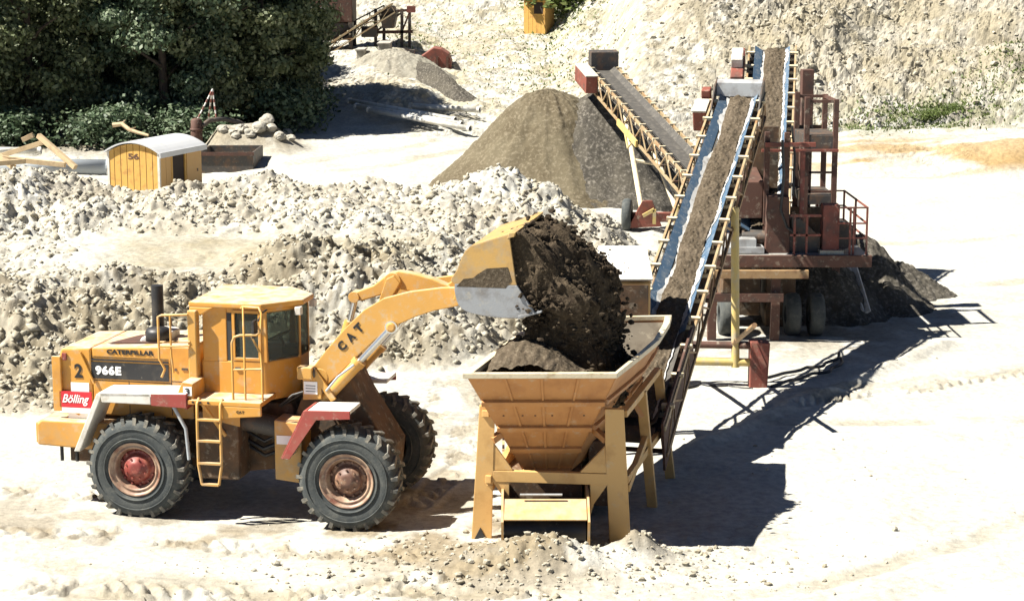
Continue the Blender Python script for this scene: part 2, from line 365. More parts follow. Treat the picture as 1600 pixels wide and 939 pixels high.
def base_height(x, Y):                  # flat arrays of equal length, no small detail
    px = px_of(x, Y)
    # wobble the profiles so that ridge lines meander
    Yw = Y + (fbm(x * 0.22, Y * 0.18, 3, 3) - 0.5) * 1.5 * sstep(36, 42, Y) * (1 - 0.6 * sstep(60, 75, Y)) * (1 - sstep(900, 1020, px) * (1 - sstep(70, 80, Y)))
    return px, Yw
def spill(x, Y):                        # loose spill heaped in front of the feeder and beside its foot
    a = 0.42 * np.exp(-(((x - 0.55) / 0.75) ** 2 + ((Y - 26.95) / 0.45) ** 2))
    b = 0.36 * np.exp(-(((x - 1.85) / 0.38) ** 2 + ((Y - 27.3) / 0.35) ** 2))
    c = 0.14 * np.exp(-(((x + 0.3) / 0.7) ** 2 + ((Y - 27.0) / 0.7) ** 2))
    return a + b + c
def windrow(x, Y):                      # low ridge left by the grader along the haul road
    t = np.clip(((x - 3.0) * 7.2 + (Y - 33.2) * 10.2) / (7.2**2 + 10.2**2), 0, 1)
    d = np.hypot(x - 3.0 - 7.2 * t, Y - 33.2 - 10.2 * t)
    return np.exp(-(d / 0.22) ** 2) * 0.11 * sstep(0, .06, t) * (1 - sstep(.94, 1, t))
TRACKS = [((-12, 28.6), (-5.6, 28.6), 0.55), ((-12, 30.9), (-6, 30.6), .55), ((-6.5, 28.3), (-0.9, 27.15), .6), ((-7, 26.0), (0.8, 25.6), .55), ((-4.0, 25.0), (1.0, 27.4), .55), ((-1.6, 29.7), (-0.7, 33.8), .55), ((-2.2, 33), (-1.2, 39.5), .6), ((-1.0, 32.5), (-0.2, 39.5), .6), ((4.6, 36.5), (14, 41.5), .6), ((-11, 26.9), (-3, 25.3), .55)]
def tracks(x, Y):
    z = np.zeros_like(x); m = np.zeros_like(x)
    for (ax, ay), (bx, by), w_ in TRACKS:
        L = math.hypot(bx - ax, by - ay); ux, uy = (bx - ax) / L, (by - ay) / L
        wob = (fbm(x * .6, Y * .6, 71, 2) - .5) * .5
        s = (x - ax) * ux + (Y - ay) * uy; d = -(x - ax) * uy + (Y - ay) * ux + wob
        inside = (1 - sstep(w_ * .42, w_ * .52, np.abs(d))) * sstep(0, .5, s) * (1 - sstep(L - .5, L, s))
        lug = sstep(.35, .6, np.abs(((s + np.abs(d) * .9) / .30) % 1 - .5) * 2)
        z += inside * (-.045 + .055 * lug * (fbm(x * 2, Y * 2, 72, 2) > .42)); m = np.maximum(m, inside)
    return z, m

RUTS = [((-12, 27.6), (0, 25.2), .3), ((-12, 25.6), (-2, 26.6), .35), ((-3, 24.6), (9, 26.3), .3), ((2.5, 25.4), (10, 31.0), .28), ((-1.2, 28.6), (-.6, 40), .4), ((5, 38), (16, 43.5), .4), ((4, 35.5), (15, 37), .35), ((-7.8, 27.4), (-1, 26.4), .4), ((8, 50), (26, 56), .5), ((8, 58), (26, 62), .5), ((-9, 72), (-2, 82), .6), ((-7, 70), (0, 80), .6)]
def ruts(x, Y):
    m = np.zeros_like(x)
    for (ax, ay), (bx, by), w_ in RUTS:
        L = math.hypot(bx - ax, by - ay); ux, uy = (bx - ax) / L, (by - ay) / L
        s = (x - ax) * ux + (Y - ay) * uy; d = -(x - ax) * uy + (Y - ay) * ux + 1.2 * np.sin(s * .35) * .5 + (fbm(x * .5, Y * .5, 81, 2) - .5) * .4
        m = np.maximum(m, (1 - sstep(w_ * .5, w_ * .9, np.abs(d))) * sstep(0, 1.5, s) * (1 - sstep(L - 1.5, L, s)) * (.3 + .7 * sstep(.35, .6, fbm(x * .9, Y * .9, 82, 3))))
    return m
def terrain_z(x, Y, px=None, detail=True):
    x = np.asarray(x, float); Y = np.asarray(Y, float)
    sh = x.shape; x = x.ravel(); Y = Y.ravel()
    px, Yw = base_height(x, Y)
    z = table1(HT, px, Yw); ch = table1(CH, px, Yw)
    z = z + (.95 + .5 * (fbm(x * .6, Y * .6, 91, 2) - .5)) * np.exp(-((Y - 76.8) / 1.25) ** 2) * sstep(305, 350, px) * (1 - sstep(420, 495, px))   # low bank carrying the boulders
    ch = ch * (0.55 + 0.75 * fbm(x * .35, Y * .35, 11, 3))
    if detail:
        z = z + (fbm(x * .25, Y * .25, 21, 3) - .5) * (.16 + .5 * sstep(.2, .9, ch))
        z = z + (fbm(x * .9, Y * .9, 22, 3) - .5) * (.05 + .62 * ch)
        m = ch > .03
        if m.any():
            xm, ym, cm = x[m], Y[m], ch[m]
            jx = xm + .18 * fbm(xm * 3, ym * 3, 40, 2); jy = ym + .18 * fbm(xm * 3, ym * 3, 41, 2)
            far = 1 + 0.5 * sstep(70, 95, ym)
            hl = sstep(76, 84, ym); ru = jx - .6 * jy * hl; rv = jy + .8 * jx * hl
            dz = (.55 + .30 * (ym < 45.5)) * far * billow(ru * .55 / far, rv * (.55 - .35 * hl) / far, 34) * (1 - .35 * hl) + .13 * far * clods(jx * 2.2 / far, jy * 2.2 / far, 31) + (.20 - .06 * hl) * far * billow(ru * 1.9 / far, rv * (1.7 - .8 * hl) / far, 35) + .12 * clods(ru * 4.2, jy * 4.2, 32) + .11 * billow(jx * 4.3, jy * 4.3, 36) + .10 * vnoise(jx * 8.5, jy * 8.5, 37) + .07 * vnoise(jx * 14, jy * 14, 38) + hl * (1.3 * (billow(ru * .20, rv * .05, 63) - .35) + .30 * billow(ru * 2.0, rv * 1.3, 61) + .2 * billow(jx * 3.1, jy * 3.1, 62) - .22) - .46
            z[m] += dz * cm
        z = z + (.012 * fbm(x * 6, Y * 6, 24, 3) + .05 * np.maximum(0, fbm(x * 1.7, Y * 1.7, 25, 4) - .52)) * (Y < 75)
        sp = spill(x, Y); z = z + sp * (0.75 + .5 * fbm(x * 5, Y * 5, 26, 3)) + windrow(x, Y) * (.5 + fbm(x * 2.5, Y * 2.5, 27, 3))
        flat = (Y > 24) & (Y < 84); z[flat] -= .03 * ruts(x[flat], Y[flat])
        near = (Y > 24) & (Y < 42)
        if near.any():
            tz, tm = tracks(x[near], Y[near]); z[near] += tz
            peb = clods(x[near] * 9, Y[near] * 9, 28); patch = sstep(.5, .68, fbm(x[near] * .5, Y[near] * .5, 29, 3))
            dist = np.exp(-((x[near] - .3) / 3.2) ** 2 - ((Y[near] - 27.2) / 2.2) ** 2)
            z[near] += .035 * peb * np.clip(patch * .35 + dist, 0, 1)
    return z.reshape(sh), ch.reshape(sh)
def table1(T, px, Y):                   # per-point lookup
    cols = sorted(T); ca = np.array(cols, float)
    out = np.zeros_like(px); k = np.clip(np.searchsorted(ca, px) - 1, 0, len(cols) - 2)
    t = np.clip((px - ca[k]) / (ca[k+1] - ca[k]), 0, 1); t = t * t * (3 - 2 * t)
    for i, c in enumerate(cols):
        wgt = np.where(k == i, 1 - t, 0) + np.where(k + 1 == i, t, 0)
        m = wgt > 0
        if m.any():
            a = np.array(T[c]); out[m] += wgt[m] * np.interp(Y[m], a[:, 0], a[:, 1])
    return out
def gz(x, Y):                           # ground height without clods at one point
    return float(terrain_z(np.array([x]), np.array([Y]), detail=False)[0][0])

S = np.concatenate([np.linspace(-1.0, -.215, 46)[:-1], np.linspace(-.215, .215, 640), np.linspace(.215, 1.0, 46)[1:]])
Yr = np.concatenate([np.linspace(-24, 23.5, 26), np.arange(24, 36, .075), np.arange(36, 57, .052), np.arange(57, 75, .16), np.arange(75, 112, .11), np.arange(112, 135, .2), np.linspace(135, 160, 30), np.linspace(165, 600, 12)])
XX = S[None, :] * (Yr[:, None] + 26); YY = np.repeat(Yr[:, None], len(S), 1)
ZZ, CC = terrain_z(XX, YY)
far = sstep(150, 400, YY); ZZ = ZZ + far * 12
# tone of the ground, bank shade painted in: pale clay, tan trodden clay, brown damp spill, ochre sand, weeds
xf, yf = XX.ravel(), YY.ravel(); pf = px_of(xf, yf)
tone = np.tile(np.array([.44, .43, .385]), (len(xf), 1))
def blend(m, c):
    global tone
    tone = tone * (1 - m[:, None]) + np.array(c) * m[:, None]
n1 = fbm(xf * .35, yf * .35, 51, 4); n2 = fbm(xf * 1.6, yf * 1.6, 52, 4); n3 = fbm(xf * .12, yf * .12, 53, 3)
blend(.5 * sstep(.48, .68, n1) * (CC.ravel() > .2), (.345, .30, .22))
upper = sstep(45.5, 47.5, yf) * (yf < 57)
blend((.8 - .45 * upper) * sstep(.5, .72, n2) * np.clip(CC.ravel(), 0, 1), (.27, .23, .16))
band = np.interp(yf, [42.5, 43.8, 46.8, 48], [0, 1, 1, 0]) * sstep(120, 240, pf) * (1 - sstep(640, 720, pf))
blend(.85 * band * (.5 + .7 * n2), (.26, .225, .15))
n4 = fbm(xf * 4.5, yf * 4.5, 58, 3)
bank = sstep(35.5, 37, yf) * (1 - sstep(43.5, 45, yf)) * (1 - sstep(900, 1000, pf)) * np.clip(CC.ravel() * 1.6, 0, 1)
blend(bank * (.35 + .5 * sstep(.4, .6, n1)), (.235, .205, .145))  # lower bank face darkened: brown shade and damp put into the tone
blend(np.clip(CC.ravel() * 1.4, 0, 1) * (.7 - .35 * upper) * sstep(.50, .64, n4), (.15, .125, .085))  # random dark patches paint shaded pockets between clods, along with damp
blend(sstep(82, 88, yf) * sstep(940, 1060, pf) * .75 * sstep(.47, .62, fbm(xf * 2.2, yf * 2.2, 59, 3)), (.15, .13, .085))
# trodden, spilled ground around the loader and the hopper
dist = np.exp(-((xf + .2) / 2.3) ** 2 - ((yf - 27.0) / 1.7) ** 2) + .9 * np.exp(-((xf + 3.0) / 5.5) ** 2 - ((yf - 28.6) / .9) ** 2) + .6 * np.exp(-((xf + 9.0) / 3.5) ** 2 - ((yf - 30) / 1.6) ** 2) + .5 * np.exp(-((xf + 1.6) / 1.1) ** 2 - ((yf - 33) / 5) ** 2)
blend(np.clip(dist, 0, 1) * sstep(.36, .60, n2) * .85, (.20, .16, .10))
blend(np.clip(spill(xf, yf) * 3, 0, 1) * .75 * sstep(.3, .6, n2), (.20, .17, .12))
_, tmask = tracks(xf, yf); tmask = tmask * ((yf > 24) & (yf < 42))
blend(tmask * .45 * sstep(.35, .6, n2), (.23, .185, .115))
blend(ruts(xf, yf) * (yf > 24) * .55, (.27, .235, .165))
# under and around the plant: grey-brown fines
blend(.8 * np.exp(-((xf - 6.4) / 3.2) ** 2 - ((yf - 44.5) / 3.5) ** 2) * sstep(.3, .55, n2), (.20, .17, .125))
blend(.35 * np.exp(-((pf - 1400) / 260) ** 2 - ((yf - 47) / 2.2) ** 2) * sstep(.45, .6, n2), (.26, .215, .145))
# ochre bank at the foot of the right hill
och = sstep(1180, 1330, pf) * np.interp(yf, [74.6, 75.6, 79, 81.5], [0, 1, .7, 0]) * sstep(.38, .55, fbm(xf * .25, yf * 1.1, 57, 4))
blend(och * .95, (.30, .20, .085))
# middle slopes: tan with weeds
mid = sstep(520, 640, pf) * (1 - sstep(960, 1060, pf)) * sstep(80, 88, yf)
blend(mid * .55 * sstep(.38, .6, n2), (.32, .28, .18))
weed = np.exp(-((pf - 1450) / 130) ** 2 - ((yf - 83.5) / 2.3) ** 2) + .8 * np.exp(-((pf - 905) / 75) ** 2 - ((yf - 112) / 6) ** 2) + .45 * np.exp(-((pf - 1330) / 60) ** 2 - ((yf - 83) / 2) ** 2) + .4 * np.exp(-((pf - 1600) / 120) ** 2 - ((yf - 86) / 3) ** 2)
blend(np.clip(weed, 0, 1) * .75 * sstep(.42, .6, n2), (.15, .17, .075))
hillt = sstep(82, 88, yf) * sstep(980, 1100, pf)
hillt = hillt * (1 - .75 * np.exp(-((pf - 1055 - (yf - 88) * 7) / 70) ** 2))
blend(hillt * .7, (.335, .31, .255))
blend(hillt * (.25 + .6 * sstep(.40, .6, n1 * .4 + n2 * .6)), (.245, .215, .15))
blend(hillt * .6 * sstep(.48, .58, n3), (.28, .245, .165))
blend(.75 * np.exp(-((yf - 76.4) / 1.6) ** 2) * sstep(300, 345, pf) * (1 - sstep(440, 495, pf)) * sstep(.3, .55, n2), (.20, .165, .11))
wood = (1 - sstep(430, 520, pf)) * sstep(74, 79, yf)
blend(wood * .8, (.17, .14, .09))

def ground_material():
    m = bpy.data.materials.new('quarry_clay'); m.use_nodes = True; t = m.node_tree; N = t.nodes; L = t.links
    b = N['Principled BSDF']; b.inputs['Roughness'].default_value = 0.95; b.inputs['Specular IOR Level'].default_value = 0.1
    a = N.new('ShaderNodeAttribute'); a.attribute_name = 'tone'
    tc = N.new('ShaderNodeTexCoord')
    n = N.new('ShaderNodeTexNoise'); n.inputs['Scale'].default_value = 7; n.inputs['Detail'].default_value = 8; n.inputs['Roughness'].default_value = .7
    n_2 = N.new('ShaderNodeTexNoise'); n_2.inputs['Scale'].default_value = 0.5; n_2.inputs['Detail'].default_value = 5
    for q in (n, n_2): L.new(tc.outputs['Object'], q.inputs['Vector'])
    r = N.new('ShaderNodeMapRange'); r.inputs[1].default_value = .33; r.inputs[2].default_value = .68; r.inputs[3].default_value = .68; r.inputs[4].default_value = 1.14
    L.new(n.outputs[0], r.inputs[0])
    r2 = N.new('ShaderNodeMapRange'); r2.inputs[1].default_value = .3; r2.inputs[2].default_value = .7; r2.inputs[3].default_value = .88; r2.inputs[4].default_value = 1.1
    L.new(n_2.outputs[0], r2.inputs[0])
    mu = N.new('ShaderNodeMath'); mu.operation = 'MULTIPLY'; L.new(r.outputs[0], mu.inputs[0]); L.new(r2.outputs[0], mu.inputs[1])
    x = N.new('ShaderNodeVectorMath'); x.operation = 'SCALE'; L.new(a.outputs['Color'], x.inputs[0]); L.new(mu.outputs[0], x.inputs['Scale'])
    L.new(x.outputs[0], b.inputs['Base Color'])
    bp = N.new('ShaderNodeBump'); bp.inputs['Strength'].default_value = .5; bp.inputs['Distance'].default_value = .07
    L.new(n.outputs[0], bp.inputs['Height']); L.new(bp.outputs[0], b.inputs['Normal'])
    return m
M['ground'] = ground_material()
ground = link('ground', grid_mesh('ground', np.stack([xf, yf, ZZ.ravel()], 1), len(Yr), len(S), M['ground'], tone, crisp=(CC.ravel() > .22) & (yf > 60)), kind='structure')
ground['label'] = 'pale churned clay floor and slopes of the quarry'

# loose clods lying on the churned ground: one stuff object
ico = bmesh.new(); bmesh.ops.create_icosphere(ico, subdivisions=1, radius=1.0)
ICO_V = np.array([v.co[:] for v in ico.verts]); ICO_F = np.array([[v.index for v in f.verts] for f in ico.faces]); ico.free()
def lumps(name, P, Rd, mat_, seed, parent=None, flat=.75, jit=.35, smooth=False):
    r = np.random.default_rng(seed); n = len(P); k = len(ICO_V)
    v = ICO_V[None] * (1 + (r.random((n, k, 1)) - .5) * 2 * jit) * (np.array([1, 1, flat])[None, None] * (1 + (r.random((n, 1, 3)) - .5) * .6))
    a = r.random(n) * 6.28; ca, sa = np.cos(a)[:, None], np.sin(a)[:, None]
    x = v[..., 0] * ca - v[..., 1] * sa; y = v[..., 0] * sa + v[..., 1] * ca
    v = np.stack([x, y, v[..., 2]], -1) * Rd[:, None, None] + P[:, None, :]
    f = (ICO_F[None] + (np.arange(n) * k)[:, None, None]).reshape(-1, 3)
    me = bpy.data.meshes.new(name); me.vertices.add(n * k); me.vertices.foreach_set('co', v.astype(np.float32).ravel())
    me.loops.add(f.size); me.loops.foreach_set('vertex_index', f.astype(np.int32).ravel())
    me.polygons.add(len(f)); me.polygons.foreach_set('loop_start', np.arange(len(f), dtype=np.int32) * 3)
    me.polygons.foreach_set('use_smooth', np.full(len(f), smooth)); me.update(calc_edges=True)
    me.materials.append(mat_)
    return link(name, me, parent, kind='stuff')
def scatter(n, x0, x1, y0, y1, seed, thr=.45):
    r = np.random.default_rng(seed); Yc = y0 + (y1 - y0) * r.random(n); X = (x0 + (x1 - x0) * r.random(n)) * (Yc + 26)
    z, c = terrain_z(X, Yc); keep = (c + (r.random(n) - .5) * .5) > thr
    return X[keep], Yc[keep], z[keep], r
Xc, Ycl, Zc, r_ = scatter(52000, -.215, .075, 36, 55, 5)
kp_ = r_.random(len(Xc)) < np.where(Ycl > 46.5, .34, .48); Xc, Ycl, Zc = Xc[kp_], Ycl[kp_], Zc[kp_]
sz = .025 + .045 * r_.random(len(Xc)) ** 1.4 + .06 * r_.random(len(Xc)) ** 9
o = lumps('clods', np.stack([Xc, Ycl, Zc - sz * .12], 1), sz, M['clod'], 6, None, .8, .62, True)
o['label'] = 'loose crumbly clay clods strewn over the churned banks'
Xc, Ycl, Zc, r_ = scatter(5000, .0, .22, 78, 108, 8, .5)
sz = .05 + .12 * r_.random(len(Xc)) ** 4
o = lumps('rubble', np.stack([Xc, Ycl, Zc + sz * .2], 1), sz, M['clod'], 9)
o['label'] = 'pale rubble covering the right hillside'
# pebbles and crumbs on the trodden ground
r_ = np.random.default_rng(77); n = 1400
Xp = r_.normal(.2, 2.0, n); Yp = r_.normal(26.9, .8, n); far_ = r_.random(n) < .1; Xp[far_] = r_.uniform(-9, 10, far_.sum()); Yp[far_] = r_.uniform(25, 42, far_.sum())
Zp, _ = terrain_z(Xp, Yp); sz = .012 + .045 * r_.random(n) ** 4
o = lumps('pebbles', np.stack([Xp, Yp, Zp + sz * .3], 1), sz, M['clod'], 78)
o['label'] = 'crumbs and pebbles scattered over the trodden working ground'

# ---------------------------------------------------------------- gravel piles
def pile(name, label, cx, cy, z0, hgt, rad, mat_, seed, stretch=(1, 1), sharp=1.0, group=None):
    nr, na = 110, 220
    rr = np.linspace(0, 1, nr)[:, None]; aa = np.linspace(0, 2 * np.pi, na)[None, :]
    ang = np.where(np.arange(na)[None, :] == na - 1, 0, aa)
    wob = 1 + .22 * (fbm(2 + np.cos(ang) * 1.3, 2 + np.sin(ang) * 1.3, seed, 3) - .5) * 2
    x = np.cos(ang) * rr * rad * wob * stretch[0]; y = np.sin(ang) * rr * rad * wob * stretch[1]
    prof = .55 * (1 - rr) + .45 * (.5 + .5 * np.cos(np.pi * np.minimum(1, rr * 1.02)))
    z = hgt * (prof - .12 * sharp / 5 * np.exp(-(rr / .16) ** 2)) + 0 * ang
    X = x + cx; Yy = y + cy
    gully = (fbm(np.cos(ang) * 6 + 9 + 0 * rr, np.sin(ang) * 6 + 9 + 0 * rr, seed + 3, 3) - .5)
    z = z + gully * .35 * rr * (1 - rr) * hgt * .6 + (fbm(X * .9, Yy * .9, seed + 5, 4) - .5) * .22 + .06 * clods(X * 4, Yy * 4, seed + 7) + .03 * clods(X * 9, Yy * 9, seed + 8) - .12 * (rr > .97)
    P = np.stack([X, Yy, z + z0], -1).reshape(-1, 3) - np.array([cx, cy, z0])
    o = link(name, grid_mesh(name, P, nr, na, mat_)); o.location = (cx, cy, z0)
    tag(o, label, 'gravel pile', group)
    return o
pile('gravel_pile', 'large dark gravel heap with a broad rounded summit', 1.3, 68.0, .3, 4.15, 5.0, M['gravel'], 101, (1.0, 1.0), 5.0, 'gravel heaps')
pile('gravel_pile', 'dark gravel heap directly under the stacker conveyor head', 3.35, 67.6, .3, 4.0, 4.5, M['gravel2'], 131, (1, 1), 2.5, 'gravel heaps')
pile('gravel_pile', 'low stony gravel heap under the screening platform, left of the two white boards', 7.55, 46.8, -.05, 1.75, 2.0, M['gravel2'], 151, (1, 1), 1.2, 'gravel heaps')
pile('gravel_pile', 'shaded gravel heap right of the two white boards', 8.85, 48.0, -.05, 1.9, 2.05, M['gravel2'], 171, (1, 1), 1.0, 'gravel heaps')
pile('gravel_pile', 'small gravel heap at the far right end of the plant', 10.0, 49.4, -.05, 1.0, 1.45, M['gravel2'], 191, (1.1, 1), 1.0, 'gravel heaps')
M['heap'] = soil_mat('pale_sandy_heap', (0.25,0.235,0.19), (0.19,0.175,0.14), (0.32,0.305,0.26), 1.2, 8)
pile('sand_heap', 'pale grey sand heap under the far trestle, below its concrete walls', -6.0, 97.6, 1.7, 2.35, 4.6, M['heap'], 211, (1.05, .9), 3.0)
ds = pile('gravel_strip', 'dark gravel tongue running down the mound to the right of the far concrete walls', -3.9, 95.2, 2.45, .75, 1.0, M['gravel2'], 231, (6.4, .7), 2.0)
ds.rotation_euler = (0, R(9), math.atan2(-11, 5.2))
# ---------------------------------------------------------------- lettering
def text(s, wd, ht, mat_, parent, loc, rot=(R(90), 0, 0), bold=.03, shear=0.0, name='lettering', kind=None, spacing=1.0):
    cu = bpy.data.curves.new('lettering', 'FONT'); cu.body = s; cu.offset = bold; cu.shear = shear; cu.extrude = .012; cu.space_character = spacing
    tmp = bpy.data.objects.new('lettering_tmp', cu); C.objects.link(tmp)
    bpy.context.view_layer.update()
    me = bpy.data.meshes.new_from_object(tmp.evaluated_get(bpy.context.evaluated_depsgraph_get()))
    bpy.data.objects.remove(tmp)
    co = np.array([v.co[:] for v in me.vertices]); mn, mx = co.min(0), co.max(0)
    co = (co - [mn[0], mn[1], 0]) / [(mx - mn)[0], (mx - mn)[1], 1] * [wd, ht, .15]
    me.vertices.foreach_set('co', co.astype(np.float32).ravel()); me.update()
    me.materials.clear(); me.materials.append(mat_); me.name = name
    o = link(name, me, parent); o.location = loc; o.rotation_euler = rot
    return o

# ---------------------------------------------------------------- wheel loader (x forward, y to its left, the camera sees the -y side)
YAW = -11.3
LO = V(-5.70, 30.67, 0)
ld = thing('wheel_loader', 'large yellow articulated wheel loader tipping dark soil from its raised bucket', 'wheel loader', LO, (0, 0, R(YAW)))
TR, TW = .82, .58
def tyre_mesh():
    mb = MB(); h = TW / 2
    prof = [(.40, -h*.80), (.46, -h*.92), (.58, -h*1.0), (.68, -h*.98), (.745, -h*.90), (TR-.035, -h*.72), (TR-.02, -h*.3), (TR-.02, h*.3), (TR-.035, h*.72), (.745, h*.90), (.68, h*.98), (.58, h), (.46, h*.92), (.40, h*.80), (.38, 0), (.40, -h*.80)]
    mb.lathe(prof, (0,0,0), (0,1,0), 56)
    for r0 in (.50, .655):              # raised bead rings of the side wall
        for sgn in (-1, 1):
            ring = [(r0-.012, sgn*h*.9), (r0-.006, sgn*(h*1.0+.012)), (r0+.006, sgn*(h*1.0+.012)), (r0+.012, sgn*h*.9)]
            mb.lathe(ring, (0,0,0), (0,1,0), 56)
    return mb.mesh('wheel', M['rubber'])
def tread_mesh():
    mb = MB(); h = TW / 2; n = 25
    for k in range(n):
        for sgn in (-1, 1):
            a0 = 2*math.pi*(k + (.25 if sgn > 0 else -.25)) / n
            da = .074
            def pt(a, r, y): return (r * math.cos(a), y, r * math.sin(a))
            pts = []
            for r_o in (TR - .05, TR + .012):
                pts += [pt(a0 + .13, r_o, sgn*.015), pt(a0 + .13 + da*.8, r_o, sgn*.015), pt(a0 + da, r_o - .012, sgn*h*.88), pt(a0, r_o - .012, sgn*h*.88)]
            mb.hexa(pts)
            q = [pt(a0, TR - .10, sgn*h*.90), pt(a0+da, TR - .10, sgn*h*.90), pt(a0+da, TR - .03, sgn*h*.80), pt(a0, TR - .03, sgn*h*.80),
                 pt(a0, TR - .12, sgn*(h*.945)), pt(a0+da, TR - .12, sgn*(h*.945)), pt(a0+da, TR - .008, sgn*(h*.89)), pt(a0, TR - .008, sgn*(h*.89))]
            mb.hexa(q)
    return mb.mesh('tread', M['lug'])
def rim_mesh(s):
    mb = MB(); h = TW / 2
    prof = [(.30, s*.02), (.30, s*h*.55), (.33, s*h*.62), (.335, s*h*.80), (.36, s*h*.84), (.37, s*h*.78), (.405, s*h*.86), (.425, s*h*.97), (.44, s*h*.95), (.41, s*h*.7)]
    mb.lathe(prof, (0,0,0), (0,1,0), 48)
    return mb.mesh('rim', M['rimcream'])
def hub_mesh(s, m):
    mb = MB(); h = TW / 2
    mb.lathe([(.31, s*.03), (.305, s*h*.42), (.25, s*h*.46), (.235, s*h*.46), (.22, s*h*.66), (.19, s*h*.78), (.13, s*h*.82), (.12, s*h*.90), (.06, s*h*.92), (0, s*h*.92)], (0,0,0), (0,1,0), 32)
    for k in range(12):
        a = 2*math.pi*k/12
        mb.lathe([(0, s*h*.44), (.02, s*h*.44), (.02, s*h*.56), (0, s*h*.56)], (.275*math.cos(a), 0, .275*math.sin(a)), (0,1,0), 6, False)
    for k in range(8):
        a = 2*math.pi*k/8
        mb.lathe([(0, s*h*.76), (.017, s*h*.76), (.017, s*h*.86), (0, s*h*.86)], (.165*math.cos(a), 0, .165*math.sin(a)), (0,1,0), 6, False)
    return mb.mesh('hub', m)
tyre_me, tread_me = tyre_mesh(), tread_mesh()
rims = {s: rim_mesh(s) for s in (-1, 1)}
for x, hm, lab in ((0, 'hubred', 'rear wheel with red hub'), (3.47, 'hubbrown', 'front wheel with brown hub')):
    for s in (-1, 1):
        wh = place('wheel', tyre_me, ld, (x, s * 1.07, .80), (0, random.uniform(0, 6), 0)); wh['label'] = lab
        t_ = link('tread', tread_me, wh, kind='stuff')
        link('rim', rims[s], wh); link('hub', hub_mesh(s, M[hm]), wh)
b = MB(); b.tube([(0,-.95,.80),(0,.95,.80)], .16, 12); b.tube([(0,-.3,.80),(0,.3,.80)], .32, 14); b.build('axle', M['chassis'], ld)
b = MB(); b.tube([(3.47,-.95,.80),(3.47,.95,.80)], .16, 12); b.tube([(3.47,-.3,.80),(3.47,.3,.80)], .32, 14); b.build('axle', M['chassis'], ld)
# rear frame, belly and tanks
b = MB(); b.box(-1.5, 1.3, -.42, .42, .62, 1.55); b.prism([(1.2,.55),(2.3,.7),(2.45,1.2),(2.3,1.75),(1.2,1.75)], 'y', -.38, .38); b.build('rear_frame', M['chassis'], ld, .02)
b = MB(); b.box(.95, 1.62, -1.02, -.45, .62, 1.72); o = b.build('fuel_tank', M['chassis'], ld, .03)
b = MB(); b.box(.95, 1.62, .45, 1.02, .62, 1.72); o = b.build('battery_box', M['chassis'], ld, .03)
b = MB(); b.tube([(1.55,-.72,1.55),(2.35,-.72,1.42)], .17, 12); b.tube([(1.6,.72,1.55),(2.3,.72,1.42)], .17, 12); b.build_each('steering_cylinder', M['darksteel'], ld)
b = MB(); b.tube([(1.5,-.5,1.2),(1.9,-.62,1.05),(2.4,-.5,1.25)], .035, 8); b.tube([(1.5,-.45,1.1),(1.9,-.55,.92),(2.4,-.45,1.1)], .03, 8); b.tube([(1.55,-.58,1.35),(1.95,-.72,1.2),(2.35,-.6,1.4)], .025, 8); b.build_each('hydraulic_hose', M['black'], ld)
# counterweight with tow pegs
b = MB(); b.prism([(-1.80,1.02),(-1.80,1.36),(-1.72,1.43),(-.55,1.43),(-.55,1.0),(-.85,.98)], 'y', -.98, .98); cw = b.build('counterweight', M['yellow'], ld, .025)
b = MB(); b.box(-1.88, -1.80, -.86, .86, 1.02, 1.36); b.build('bumper', M['armyellow'], cw, .02)
b = MB()
for x in (-1.42, -1.16): b.tube([(x,-.9,.76),(x,-.9,1.02)], .03, 8)
b.build_each('peg', M['black'], cw)
# engine hood
b = MB(); b.prism([(-.92,1.5),(.78,1.5),(.78,2.68),(-.92,2.60)], 'y', -.72, .72); hood = b.build('engine_hood', M['yellow'], ld, .025)
b = MB(); b.prism([(-1.48,1.5),(-.93,1.5),(-.93,2.60),(-1.43,2.57),(-1.48,2.45)], 'y', -.735, .735); guard = b.build('radiator_guard', M['yellow'], ld, .03)
b = MB()
for k in range(9): b.box(-1.52, -1.465, -.62, .62, 1.62 + k*.09, 1.66 + k*.09)
b.build('grille', M['black'], guard)
b = MB(); b.box(-1.58, -1.43, -.80, -.745, 1.55, 2.45); b.box(-1.58, -1.43, .745, .80, 1.55, 2.45); b.build_each('guard_post', M['yellow'], guard, .01)
b = MB(); b.box(-1.42, -1.34, -.765, -.735, 2.38, 2.50); b.build('tail_lamp', M['hubred'], guard, .01)
b = MB(); b.plate([(-1.29,-.737,1.75),(-.98,-.737,1.75),(-.98,-.737,2.02),(-1.29,-.737,2.02)], .006)
b.build('sticker', M['decal'], guard)
b = MB()
for a, c in (((-1.1,-.76,2.52),(-.88,-.76,2.02)), ((-1.50,-.76,1.70),(-1.15,-.76,1.5)), ((-1.1,-.76,1.78),(-.86,-.76,1.5))): b.tube([a, c], .022, 6)
b.build_each('hood_strut', M['yellow'], guard)
b = MB(); b.box(-.93, .38, -.732, -.722, 2.10, 2.37); b.box(-.93, .38, .722, .732, 2.10, 2.37); b.build_each('stripe_panel', M['black'], hood)
b = MB(); b.box(-.93, .38, -.731, -.722, 2.395, 2.425); b.box(-.93, .38, .722, .731, 2.395, 2.425); b.build_each('pinstripe', M['black'], hood)
b = MB(); b.box(-.93, .38, -.728, -.722, 2.455, 2.462); b.build_each('pinstripe', M['black'], hood)
b = MB()
for x0, z0, z1 in ((.42,1.55,2.62),(-.30,1.55,2.08)): b.box(x0-.006, x0+.006, -.7225, -.719, z0, z1)
b.box(.42, .76, -.7225, -.719, 2.10, 2.112); b.box(-.93, .42, -.7225, -.719, 2.065, 2.075)
b.build_each('panel_gap', M['black'], hood)
b = MB()
